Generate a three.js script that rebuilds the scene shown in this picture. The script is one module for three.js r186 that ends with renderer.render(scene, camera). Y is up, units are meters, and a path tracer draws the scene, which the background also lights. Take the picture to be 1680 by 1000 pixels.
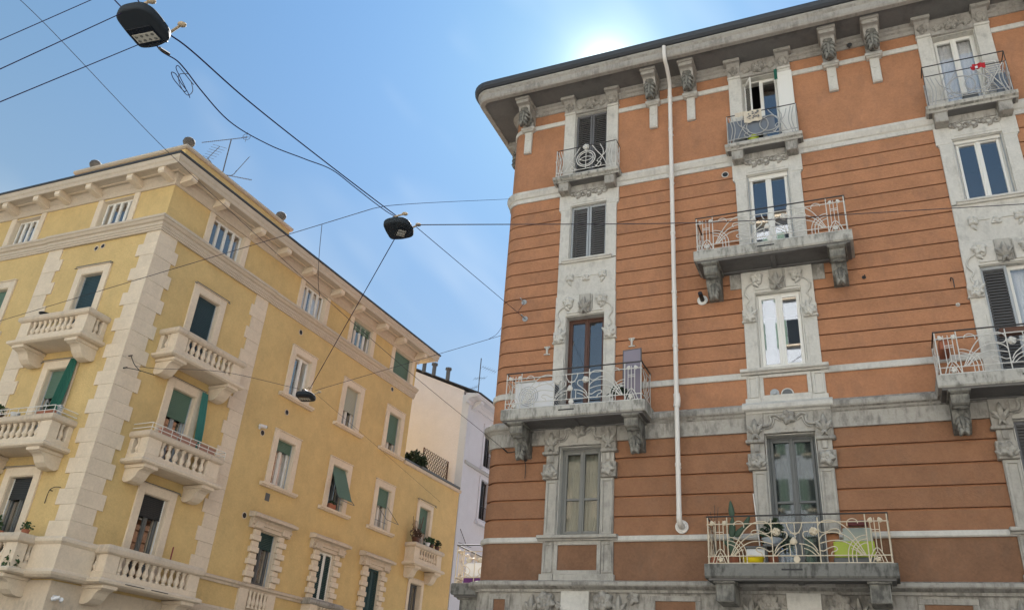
import * as THREE from 'three';
import { mergeGeometries } from 'three/addons/utils/BufferGeometryUtils.js';

// ---------------------------------------------------------------- camera, sky, sun, exposure
const scene = new THREE.Scene();
const D2R = Math.PI / 180;
const camera = new THREE.PerspectiveCamera(40.42, 1680 / 1000, 0.1, 900);
camera.position.set(0, 1.6, 0);
camera.rotation.set(27.206 * D2R, 0, 4.53 * D2R, 'XYZ');
const renderer = new THREE.WebGLRenderer({ antialias: true });
renderer.toneMapping = THREE.LinearToneMapping;
renderer.toneMappingExposure = 4;
renderer.shadowMap.enabled = true;
const EXPO = 4;

const h3 = (x, y, z) => { let n = Math.imul(x, 374761393) ^ Math.imul(y, 668265263) ^ Math.imul(z, 2147483647 - 1640531527); n = Math.imul(n ^ (n >>> 13), 1274126177); return ((n ^ (n >>> 16)) >>> 0) / 4294967296; };
function vnoise(x, y, z) { const a = Math.floor(x), b = Math.floor(y), c = Math.floor(z), f = (t) => t * t * (3 - 2 * t), u = f(x - a), v = f(y - b), w = f(z - c), L = (p, q, t) => p + (q - p) * t; return L(L(L(h3(a, b, c), h3(a + 1, b, c), u), L(h3(a, b + 1, c), h3(a + 1, b + 1, c), u), v), L(L(h3(a, b, c + 1), h3(a + 1, b, c + 1), u), L(h3(a, b + 1, c + 1), h3(a + 1, b + 1, c + 1), u), v), w); }
const sunDir = new THREE.Vector3(0.0873, 0.6861, -0.7223).normalize();
{
  const W = 1024, H = 512, data = new Float32Array(W * H * 4);
  for (let j = 0; j < H; j++) for (let i = 0; i < W; i++) {
    const lat = ((j + 0.5) / H - 0.5) * Math.PI, lon = ((i + 0.5) / W - 0.5) * 2 * Math.PI;
    const d = [Math.cos(lat) * Math.cos(lon), Math.sin(lat), Math.cos(lat) * Math.sin(lon)];
    const c = Math.min(1, d[0] * sunDir.x + d[1] * sunDir.y + d[2] * sunDir.z);
    const a = Math.acos(c) / D2R;
    const up = Math.max(0, d[1]);
    const hz = Math.exp(-up * 4);                         // paler towards the horizon
    const w3 = Math.exp(-Math.pow(a / 1.25, 1.0)) * 2.2, wr = Math.exp(-a / 11), wg = Math.exp(-a / 14), wb = Math.exp(-Math.pow(a / 26, 2));
    // faint wisps of high thin cloud
    const wx = d[0] * 7 + d[1] * 9, wy = d[1] * 2.2 - d[0] * 3 + d[2] * 1.5, wz = d[2] * 6;
    const wisp = vnoise(wx, wy * 0.8, wz) * 0.5 + vnoise(wx * 2.3, wy * 1.4, wz * 2.1) * 0.3 + vnoise(wx * 5.1, wy * 2.6, wz * 4.7) * 0.2;
    const cl = Math.max(0, wisp - 0.52) * 0.55 * (0.4 + 0.6 * vnoise(wx * 9, wy * 5, wz * 8));
    let r = 0.12 + 1.0 * hz + 0.34 * wr + w3 + cl;
    let g = 0.275 + 0.95 * hz + 0.50 * wg + w3 + cl * 0.8;
    let b = 0.53 + 0.55 * hz + 0.43 * wb + w3 * 0.9 + cl * 0.4;
    if (d[1] < 0) { const k = Math.min(1, -d[1] * 8); r += (0.2 - r) * k; g += (0.2 - g) * k; b += (0.2 - b) * k; }
    const o = (j * W + i) * 4;
    data[o] = r / EXPO; data[o + 1] = g / EXPO; data[o + 2] = b / EXPO; data[o + 3] = 1;
  }
  const t = new THREE.DataTexture(data, W, H, THREE.RGBAFormat, THREE.FloatType);
  t.mapping = THREE.EquirectangularReflectionMapping; t.magFilter = THREE.LinearFilter; t.minFilter = THREE.LinearFilter;
  t.needsUpdate = true;
  scene.background = t; scene.environment = t;
}
const sun = new THREE.DirectionalLight(new THREE.Color().setRGB(1, 0.97, 0.92), 5);
sun.name = 'sun';
sun.position.copy(sunDir).multiplyScalar(120); sun.target.position.set(0, 0, 0);
sun.castShadow = true; sun.shadow.mapSize.set(2048, 2048);
Object.assign(sun.shadow.camera, { left: -70, right: 70, top: 70, bottom: -70, near: 1, far: 300 });
scene.add(sun); scene.add(sun.target);

// ---------------------------------------------------------------- helpers
function rng(seed) { let a = seed >>> 0; return () => { a = (a + 0x6D2B79F5) | 0; let t = Math.imul(a ^ (a >>> 15), 1 | a); t = (t + Math.imul(t ^ (t >>> 7), 61 | t)) ^ t; return ((t ^ (t >>> 14)) >>> 0) / 4294967296; }; }
const RND = rng(77);
const V3 = (x, y, z) => new THREE.Vector3(x, y, z);

// tileable value noise, nx by ny cells over the tile
function lattice(size, nx, ny, seed) {
  const r = rng(seed), L = new Float32Array(nx * ny); for (let i = 0; i < L.length; i++) L[i] = r() * 2 - 1;
  const out = new Float32Array(size * size);
  for (let j = 0; j < size; j++) {
    const v = j / size * ny, y0 = Math.floor(v), fy = v - y0, sy = fy * fy * (3 - 2 * fy), y1 = (y0 + 1) % ny;
    for (let i = 0; i < size; i++) {
      const u = i / size * nx, x0 = Math.floor(u), fx = u - x0, sx = fx * fx * (3 - 2 * fx), x1 = (x0 + 1) % nx;
      const a = L[y0 * nx + x0], b = L[y0 * nx + x1], c = L[y1 * nx + x0], d = L[y1 * nx + x1];
      out[j * size + i] = a + (b - a) * sx + (c - a + (a - b - c + d) * sx) * sy;
    }
  }
  return out;
}
function fbm(size, nx, ny, oct, seed, gain = 0.55) {
  const o = new Float32Array(size * size); let g = 1, s = 0;
  for (let k = 0; k < oct; k++) { const l = lattice(size, nx << k, ny << k, seed + k * 31); for (let i = 0; i < o.length; i++) o[i] += l[i] * g; s += g; g *= gain; }
  for (let i = 0; i < o.length; i++) o[i] /= s * 0.6;
  return o;
}
const enc = (v) => { v = Math.min(1, Math.max(0, v)); return Math.round(255 * (v <= 0.0031308 ? v * 12.92 : 1.055 * Math.pow(v, 1 / 2.4) - 0.055)); };
const TS = 1024, TILE = 6;
function colourTex(fn) {
  const d = new Uint8Array(TS * TS * 4);
  for (let i = 0; i < TS * TS; i++) { const c = fn(i); d[i * 4] = enc(c[0]); d[i * 4 + 1] = enc(c[1]); d[i * 4 + 2] = enc(c[2]); d[i * 4 + 3] = 255; }
  const t = new THREE.DataTexture(d, TS, TS, THREE.RGBAFormat); t.colorSpace = THREE.SRGBColorSpace;
  t.wrapS = t.wrapT = THREE.RepeatWrapping; t.magFilter = THREE.LinearFilter; t.minFilter = THREE.LinearMipmapLinearFilter; t.generateMipmaps = true; t.needsUpdate = true; return t;
}
function greyTex(fn) {
  const d = new Uint8Array(TS * TS * 4);
  for (let i = 0; i < TS * TS; i++) { const c = Math.round(255 * Math.min(1, Math.max(0, fn(i)))); d[i * 4] = d[i * 4 + 1] = d[i * 4 + 2] = c; d[i * 4 + 3] = 255; }
  const t = new THREE.DataTexture(d, TS, TS, THREE.RGBAFormat); t.wrapS = t.wrapT = THREE.RepeatWrapping; t.magFilter = THREE.LinearFilter; t.minFilter = THREE.LinearMipmapLinearFilter; t.generateMipmaps = true; t.needsUpdate = true; return t;
}
const nCoarse = fbm(TS, 4, 4, 4, 11), nMid = fbm(TS, 20, 20, 4, 53), nFine = fbm(TS, 128, 128, 3, 97, 0.8), nGrain = lattice(TS, 512, 512, 5);
const nStreak = fbm(TS, 34, 9, 5, 131, 0.6), nStreak2 = fbm(TS, 80, 26, 4, 171, 0.65), nBlot = fbm(TS, 14, 14, 6, 211, 0.62);
const mix = (a, b, t) => a + (b - a) * t, mix3 = (a, b, t) => [mix(a[0], b[0], t), mix(a[1], b[1], t), mix(a[2], b[2], t)];
const sstep = (a, b, x) => { const t = Math.min(1, Math.max(0, (x - a) / (b - a))); return t * t * (3 - 2 * t); };
const mul = (c, k) => [c[0] * k, c[1] * k, c[2] * k];
const bumpPlaster = greyTex(i => 0.5 + nFine[i] * 0.28 + nGrain[i] * 0.16 + nMid[i] * 0.12);
const bumpStone = greyTex(i => 0.5 + nFine[i] * 0.22 + nBlot[i] * 0.22);
function plaster(base, amp, tint, tintAmp) {
  return new THREE.MeshStandardMaterial({ map: colourTex(i => { const k = 1 + nCoarse[i] * amp + nMid[i] * amp * 0.6 + nFine[i] * amp * 0.7 + nGrain[i] * 0.04; const c = mix3(base, tint, Math.max(0, nStreak[i] * 0.5 + nBlot[i] * 0.6) * tintAmp); return mul(c, k); }), roughness: 0.93, bumpMap: bumpPlaster, bumpScale: 0.006 });
}
function stone(base, dirt, amount, thr, streak = 0.3, bump = 0.005) {
  return new THREE.MeshStandardMaterial({ map: colourTex(i => { const k = 1 + nCoarse[i] * 0.05 + nFine[i] * 0.06 + nMid[i] * 0.05; const s = sstep(thr - 0.2, thr + 1.15, nBlot[i] * 0.55 + nMid[i] * 0.3 + nStreak2[i] * streak) * amount; return mul(mix3(base, dirt, s), k); }), roughness: 0.9, bumpMap: bumpStone, bumpScale: bump });
}
const std = (r, g, b, rough = 0.8, extra = {}) => new THREE.MeshStandardMaterial({ color: new THREE.Color().setRGB(r, g, b), roughness: rough, ...extra });
const M = {
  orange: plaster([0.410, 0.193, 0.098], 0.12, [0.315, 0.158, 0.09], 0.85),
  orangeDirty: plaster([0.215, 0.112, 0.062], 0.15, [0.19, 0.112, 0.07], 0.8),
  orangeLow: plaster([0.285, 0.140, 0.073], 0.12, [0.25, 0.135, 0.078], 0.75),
  stone: stone([0.60, 0.575, 0.515], [0.29, 0.275, 0.245], 0.65, 0.0),
  stoneLow: stone([0.435, 0.41, 0.36], [0.165, 0.153, 0.135], 0.75, -0.15, 0.4),
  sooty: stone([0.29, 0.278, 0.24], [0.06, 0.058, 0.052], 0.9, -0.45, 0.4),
  stoneDirty: stone([0.385, 0.36, 0.315], [0.125, 0.115, 0.10], 0.75, -0.2, 0.6),
  slab: stone([0.46, 0.44, 0.39], [0.14, 0.137, 0.118], 0.8, -0.2, 0.75),
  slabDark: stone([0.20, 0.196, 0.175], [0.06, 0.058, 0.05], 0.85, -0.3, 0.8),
  fascia: stone([0.37, 0.347, 0.308], [0.165, 0.153, 0.135], 0.7, -0.1, 0.5),
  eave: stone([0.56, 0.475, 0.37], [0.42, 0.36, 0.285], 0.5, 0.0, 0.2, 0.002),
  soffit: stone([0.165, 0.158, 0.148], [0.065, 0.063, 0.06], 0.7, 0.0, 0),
  yellow: plaster([0.620, 0.448, 0.196], 0.075, [0.52, 0.38, 0.175], 0.5),
  cream: stone([0.71, 0.595, 0.45], [0.58, 0.49, 0.38], 0.45, 0.1, 0.1, 0.002),
  creamDirty: stone([0.62, 0.515, 0.39], [0.28, 0.24, 0.19], 0.6, 0.05, 0.4, 0.003),
  white: plaster([0.56, 0.60, 0.66], 0.03, [0.50, 0.53, 0.58], 0.35),
  pink: plaster([0.72, 0.69, 0.69], 0.035, [0.68, 0.655, 0.655], 0.5),
  paving: stone([0.135, 0.13, 0.125], [0.085, 0.083, 0.08], 0.7, 0),
  ochreWall: plaster([0.50, 0.44, 0.34], 0.05, [0.42, 0.36, 0.27], 0.5),
  blushWall: plaster([0.64, 0.61, 0.585], 0.05, [0.66, 0.60, 0.57], 0.5),
};
Object.assign(M, {
  asphalt: std(0.07, 0.07, 0.072, 0.95),
  iron: std(0.62, 0.60, 0.55, 0.5), ironRust: std(0.62, 0.53, 0.39, 0.6), ironGrey: std(0.42, 0.41, 0.39, 0.5), ironDark: std(0.035, 0.032, 0.03, 0.55),
  gutter: std(0.045, 0.05, 0.058, 0.5), spout: std(0.74, 0.70, 0.64, 0.55), tile: std(0.16, 0.085, 0.06, 0.9), slate: std(0.03, 0.03, 0.035, 0.7),
  whitePaint: std(0.76, 0.74, 0.68, 0.4), greyPaint: std(0.36, 0.38, 0.39, 0.45), slatDark: std(0.095, 0.092, 0.09, 0.6), slatFrame: std(0.13, 0.13, 0.135, 0.6),
  slateFrame: std(0.12, 0.125, 0.12, 0.5), darkFrame: std(0.11, 0.115, 0.115, 0.5), wood: std(0.095, 0.042, 0.027, 0.45), greenBlind: std(0.105, 0.185, 0.14, 0.65), blackBlind: std(0.025, 0.028, 0.03, 0.6), greenDark: std(0.02, 0.055, 0.055, 0.6), blueBlind: std(0.022, 0.055, 0.07, 0.6),
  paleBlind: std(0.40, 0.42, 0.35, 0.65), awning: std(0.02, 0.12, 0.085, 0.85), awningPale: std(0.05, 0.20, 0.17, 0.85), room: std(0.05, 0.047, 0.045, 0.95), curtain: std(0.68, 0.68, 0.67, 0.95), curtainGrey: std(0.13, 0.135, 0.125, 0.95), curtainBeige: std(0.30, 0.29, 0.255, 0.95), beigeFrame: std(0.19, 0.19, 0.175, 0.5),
  black: std(0.012, 0.012, 0.013, 0.5), lampGrey: new THREE.MeshPhysicalMaterial({ color: new THREE.Color().setRGB(0.028, 0.034, 0.04), roughness: 0.7, specularIntensity: 0.3 }), finial: std(0.11, 0.10, 0.09, 0.9), rope: std(0.42, 0.33, 0.22, 0.9), metal: std(0.42, 0.42, 0.42, 0.35, { metalness: 0.8 }),
  terracotta: std(0.38, 0.14, 0.08, 0.85), leaf: std(0.035, 0.075, 0.022, 0.7), leafDark: std(0.022, 0.045, 0.018, 0.7), cactus: std(0.045, 0.085, 0.05, 0.6),
  yellowPlastic: std(0.78, 0.60, 0.02, 0.35), limePlastic: std(0.36, 0.44, 0.03, 0.45), whitePlastic: std(0.75, 0.75, 0.75, 0.35), purple: std(0.13, 0.03, 0.16, 0.8), redCloth: std(0.45, 0.02, 0.03, 0.9), beigeCloth: std(0.62, 0.54, 0.42, 0.95), bluePlastic: std(0.10, 0.16, 0.30, 0.4), board: std(0.24, 0.21, 0.25, 0.35),
});
const matt = (r, g, b) => new THREE.MeshPhysicalMaterial({ color: new THREE.Color().setRGB(r, g, b), roughness: 1, specularIntensity: 0 });
M.cable = matt(0.035, 0.028, 0.06); M.cableGrey = matt(0.075, 0.07, 0.08); M.aerial = matt(0.12, 0.12, 0.125);
M.pane = new THREE.MeshPhysicalMaterial({ color: 0xffffff, transmission: 1, roughness: 0.015, ior: 2.15, thickness: 0 });
M.paneDull = new THREE.MeshPhysicalMaterial({ color: new THREE.Color().setRGB(0.8, 0.82, 0.8), transmission: 1, roughness: 0.03, ior: 1.45, thickness: 0 });
M.bottle = new THREE.MeshPhysicalMaterial({ color: new THREE.Color().setRGB(0.85, 0.9, 0.95), transmission: 0.8, roughness: 0.2, ior: 1.4, thickness: 0 });

function boxUV(g, ox = 0, oy = 0) {
  if (g.index) g = g.toNonIndexed();
  const p = g.attributes.position, n = p.count, uv = new Float32Array(n * 2);
  const a = V3(), b = V3(), c = V3(), e = V3(), f = V3();
  for (let i = 0; i < n; i += 3) {
    a.fromBufferAttribute(p, i); b.fromBufferAttribute(p, i + 1); c.fromBufferAttribute(p, i + 2);
    e.subVectors(b, a).cross(f.subVectors(c, a)); const X = Math.abs(e.x), Y = Math.abs(e.y), Zz = Math.abs(e.z);
    for (let k = 0; k < 3; k++) {
      const v = k === 0 ? a : k === 1 ? b : c; let s, t;
      if (Y > X && Y > Zz) { s = v.x; t = v.z; } else if (X > Zz) { s = v.z + 1.7; t = v.y; } else { s = v.x; t = v.y; }
      uv[(i + k) * 2] = s / TILE + ox; uv[(i + k) * 2 + 1] = t / TILE + oy;
    }
  }
  g.setAttribute('uv', new THREE.BufferAttribute(uv, 2)); return g;
}
function strip(g) { if (g.index) g = g.toNonIndexed(); for (const k of Object.keys(g.attributes)) if (k !== 'position' && k !== 'normal' && k !== 'uv') g.deleteAttribute(k); if (!g.attributes.normal) g.computeVertexNormals(); return g; }
function join(gs) { const l = gs.flat(Infinity).filter(Boolean).map(g => { g = strip(g); if (!g.attributes.uv) g.setAttribute('uv', new THREE.BufferAttribute(new Float32Array(g.attributes.position.count * 2), 2)); return g; }); return l.length === 1 ? l[0] : mergeGeometries(l); }
const taken = {};
function numbered(n) { taken[n] = (taken[n] ?? -1) + 1; return taken[n] ? n + '_' + String(taken[n]).padStart(3, '0') : n; }
function mesh(name, gs, mat, parent, uvo = null) {
  let g = Array.isArray(gs) ? join(gs) : strip(gs);
  if (uvo !== false && mat.map) g = boxUV(g, ...(uvo || [RND(), RND()]));
  const m = new THREE.Mesh(g, mat); m.name = name; m.castShadow = m.receiveShadow = true; (parent || scene).add(m); return m;
}
function group(name, parent, x = 0, y = 0, z = 0, ry = 0) { const g = new THREE.Group(); g.name = name; g.position.set(x, y, z); g.rotation.y = ry; parent.add(g); return g; }
function tag(o, label, category, grp, kind) { o.userData.label = label; if (category) o.userData.category = category; if (grp) o.userData.group = grp; if (kind) o.userData.kind = kind; return o; }
function thing(name, label, category, x = 0, y = 0, z = 0, ry = 0, grp) { const g = group(numbered(name), scene, x, y, z, ry); return tag(g, label, category, grp); }
function solo(name, gs, mat, label, category, grp) { return tag(mesh(numbered(name), gs, mat, scene), label, category, grp); }

// box from x0..x1, y0..y1, z0..z1 with chamfered edges
function bx(x0, x1, y0, y1, z0, z1, c = 0.008) {
  const cx = (x0 + x1) / 2, cy = (y0 + y1) / 2, cz = (z0 + z1) / 2, w = Math.abs(x1 - x0) / 2, h = Math.abs(y1 - y0) / 2, d = Math.abs(z1 - z0) / 2;
  c = Math.min(c, w * 0.45, h * 0.45, d * 0.45);
  if (c < 0.0008) { const g = new THREE.BoxGeometry(w * 2, h * 2, d * 2); g.translate(cx, cy, cz); return g.toNonIndexed(); }
  const P = [];
  const v = (sx, sy, sz, ax) => [cx + sx * (ax === 0 ? w : w - c), cy + sy * (ax === 1 ? h : h - c), cz + sz * (ax === 2 ? d : d - c)];
  const tri = (a, b, q) => {
    const e = [b[0] - a[0], b[1] - a[1], b[2] - a[2]], f = [q[0] - a[0], q[1] - a[1], q[2] - a[2]];
    const n = [e[1] * f[2] - e[2] * f[1], e[2] * f[0] - e[0] * f[2], e[0] * f[1] - e[1] * f[0]];
    const m = [(a[0] + b[0] + q[0]) / 3 - cx, (a[1] + b[1] + q[1]) / 3 - cy, (a[2] + b[2] + q[2]) / 3 - cz];
    if (n[0] * m[0] + n[1] * m[1] + n[2] * m[2] < 0) P.push(...a, ...q, ...b); else P.push(...a, ...b, ...q);
  };
  const quad = (a, b, q, e) => { tri(a, b, q); tri(a, q, e); };
  for (const s of [-1, 1]) {
    quad(v(s, -1, -1, 0), v(s, 1, -1, 0), v(s, 1, 1, 0), v(s, -1, 1, 0));
    quad(v(-1, s, -1, 1), v(1, s, -1, 1), v(1, s, 1, 1), v(-1, s, 1, 1));
    quad(v(-1, -1, s, 2), v(1, -1, s, 2), v(1, 1, s, 2), v(-1, 1, s, 2));
    for (const t of [-1, 1]) {
      quad(v(s, t, -1, 0), v(s, t, 1, 0), v(s, t, 1, 1), v(s, t, -1, 1));
      quad(v(s, -1, t, 0), v(s, 1, t, 0), v(s, 1, t, 2), v(s, -1, t, 2));
      quad(v(-1, s, t, 1), v(1, s, t, 1), v(1, s, t, 2), v(-1, s, t, 2));
      for (const r of [-1, 1]) tri(v(s, t, r, 0), v(s, t, r, 1), v(s, t, r, 2));
    }
  }
  const g = new THREE.BufferGeometry(); g.setAttribute('position', new THREE.Float32BufferAttribute(P, 3)); g.computeVertexNormals(); return g;
}
// moulding: profile [[out, y]...] carried along a plan path [[x, z]...] (walked right to left, outward on the wall's face), mitred
function sweep(path, prof, caps = true) {
  const n = path.length, N = [];
  for (let i = 0; i < n - 1; i++) { const dx = path[i + 1][0] - path[i][0], dz = path[i + 1][1] - path[i][1], l = Math.hypot(dx, dz); N.push([dz / l, -dx / l]); }
  const at = (i, q) => { const a = N[Math.max(0, i - 1)], b = N[Math.min(n - 2, i)], k = 1 + a[0] * b[0] + a[1] * b[1]; return [path[i][0] + (a[0] + b[0]) / k * q[0], q[1], path[i][1] + (a[1] + b[1]) / k * q[0]]; };
  let area = 0; prof.forEach((q, i) => { const r = prof[(i + 1) % prof.length]; area += q[0] * r[1] - r[0] * q[1]; });
  const pr = area < 0 ? [...prof].reverse() : prof, P = [];
  for (let i = 0; i < n - 1; i++) for (let k = 0; k < pr.length; k++) {
    const q = pr[k], r = pr[(k + 1) % pr.length], a = at(i, q), b = at(i, r), c = at(i + 1, r), d = at(i + 1, q);
    P.push(...a, ...b, ...c, ...a, ...c, ...d);
  }
  if (caps) {
    const t = THREE.ShapeUtils.triangulateShape(pr.map(q => new THREE.Vector2(q[0], q[1])), []);
    for (const f of t) { P.push(...at(0, pr[f[0]]), ...at(0, pr[f[2]]), ...at(0, pr[f[1]])); P.push(...at(n - 1, pr[f[0]]), ...at(n - 1, pr[f[1]]), ...at(n - 1, pr[f[2]])); }
  }
  const g = new THREE.BufferGeometry(); g.setAttribute('position', new THREE.Float32BufferAttribute(P, 3)); g.computeVertexNormals(); return g;
}
// profile in (z, y) pulled along x from x0 to x1
function prism(prof, x0, x1) { return sweep([[x1, 0], [x0, 0]], prof); }
const tube = (pts, r, seg = 0, rad = 5, closed = false) => new THREE.TubeGeometry(new THREE.CatmullRomCurve3(pts.map(p => V3(p[0], p[1], p[2] || 0)), closed, 'centripetal'), seg || Math.max(2, pts.length * 4), r, rad, closed);
const rod = (a, b, r, rad = 5) => { const A = V3(...a), B = V3(...b), g = new THREE.CylinderGeometry(r, r, A.distanceTo(B), rad, 1); g.applyQuaternion(new THREE.Quaternion().setFromUnitVectors(V3(0, 1, 0), B.clone().sub(A).normalize())); g.translate((A.x + B.x) / 2, (A.y + B.y) / 2, (A.z + B.z) / 2); return g; };
const ball = (x, y, z, a, b = a, c = a, ws = 8, hs = 6) => { const g = new THREE.SphereGeometry(1, ws, hs); g.scale(a, b, c); g.translate(x, y, z); return g; };
const lobe = (x, y, z, len, wid, thick, ang) => { const g = new THREE.SphereGeometry(1, 8, 6); const p = g.attributes.position; for (let i = 0; i < p.count; i++) { const t = p.getY(i), x = p.getX(i); p.setX(i, x * (1 - 0.45 * t)); p.setZ(i, p.getZ(i) * (0.62 + 0.75 * Math.abs(x))); } g.scale(wid / 2, len / 2, thick * 2.3); g.translate(0, len / 2, 0); g.rotateZ(ang); g.translate(x, y, z); g.computeVertexNormals(); return g; };
const disc = (x, y, z, r, t, n = 16) => { const g = new THREE.CylinderGeometry(r, r, t, n); g.rotateX(Math.PI / 2); g.translate(x, y, z); return g; };
const ring = (x, y, z, r, t, n = 20) => { const g = new THREE.TorusGeometry(r, t, 5, n); g.translate(x, y, z); return g; };
// carved relief
const flower = (x, y, z, r0, n = 5, rot = 0.3) => { const o = [], r = r0 * 1.15; for (let k = 0; k < n; k++) o.push(lobe(x, y, z, r, r * 0.95, r * 0.32, rot + k * 2 * Math.PI / n)); o.push(ball(x, y, z + r * 0.2, r * 0.24, r * 0.24, r * 0.24, 6, 5)); return o; };
const fleur = (x, y, z, h) => [lobe(x, y, z, h, h * 0.34, h * 0.16, 0), lobe(x, y, z, h * 0.75, h * 0.28, h * 0.13, 0.65), lobe(x, y, z, h * 0.75, h * 0.28, h * 0.13, -0.65), lobe(x, y + h * 0.1, z, h * 0.45, h * 0.2, h * 0.1, 1.25), lobe(x, y + h * 0.1, z, h * 0.45, h * 0.2, h * 0.1, -1.25), lobe(x, y + 0.02, z, h * 0.4, h * 0.2, h * 0.12, 2.7), lobe(x, y + 0.02, z, h * 0.4, h * 0.2, h * 0.12, -2.7)];
const acanthus = (x, y, z, h, w) => { const o = []; for (let k = 0; k < 4; k++) { const yy = y - h * k * 0.22; for (const s of [-1, 1]) o.push(lobe(x, yy, z + 0.01 * k, h * 0.42, w * 0.34, w * 0.16, Math.PI + s * (0.85 - k * 0.13))); } o.push(lobe(x, y, z + 0.03, h, w * 0.3, w * 0.18, Math.PI)); return o; };
function plate(shapePts, holes, z0, z1) { // flat wall with openings
  const s = new THREE.Shape(shapePts.map(p => new THREE.Vector2(p[0], p[1])));
  for (const h of holes) s.holes.push(new THREE.Path([[h[0], h[2]], [h[1], h[2]], [h[1], h[3]], [h[0], h[3]]].map(p => new THREE.Vector2(...p))));
  const g = new THREE.ExtrudeGeometry(s, { depth: z1 - z0, bevelEnabled: false }); g.translate(0, 0, z0); return g;
}
function wavy(w, h, amp, n, ph = 0, taper = 0) { // hanging cloth
  const g = new THREE.PlaneGeometry(w, h, 40, 6), p = g.attributes.position;
  for (let i = 0; i < p.count; i++) { const x = p.getX(i), y = p.getY(i), k = 0.55 + 0.45 * (0.5 - y / h); p.setZ(i, Math.sin(x / w * Math.PI * 2 * n + ph) * amp * k + Math.sin(x * 9 + y * 2) * amp * 0.3); if (taper) p.setX(i, x * (1 - taper * (y / h + 0.5))); }
  g.computeVertexNormals(); return g;
}
function ribbed(w, h, pitch, dep) { // roller blind, one lath after another
  const P = [], n = Math.max(2, Math.round(h / pitch)), s = h / n;
  const q = (y0, z0, y1, z1) => P.push(-w / 2, y0, z0, w / 2, y0, z0, w / 2, y1, z1, -w / 2, y0, z0, w / 2, y1, z1, -w / 2, y1, z1);
  for (let k = 0; k < n; k++) { const y = k * s; q(y, 0, y + s * 0.12, 0); q(y + s * 0.12, 0, y + s * 0.3, dep); q(y + s * 0.3, dep, y + s * 0.8, dep); q(y + s * 0.8, dep, y + s, 0); }
  q(0, -0.012, h, -0.012);
  const g = new THREE.BufferGeometry(); g.setAttribute('position', new THREE.Float32BufferAttribute(P, 3)); g.computeVertexNormals(); return g;
}
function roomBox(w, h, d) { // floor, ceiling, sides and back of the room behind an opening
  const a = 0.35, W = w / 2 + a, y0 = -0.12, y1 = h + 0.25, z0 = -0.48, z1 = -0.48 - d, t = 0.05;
  return [bx(-W - t, W + t, y0 - t, y0, z1, z0, 0), bx(-W - t, W + t, y1, y1 + t, z1, z0, 0), bx(-W - t, -W, y0, y1, z1, z0, 0), bx(W, W + t, y0, y1, z1, z0, 0), bx(-W - t, W + t, y0 - t, y1 + t, z1 - t, z1, 0)];
}
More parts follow.
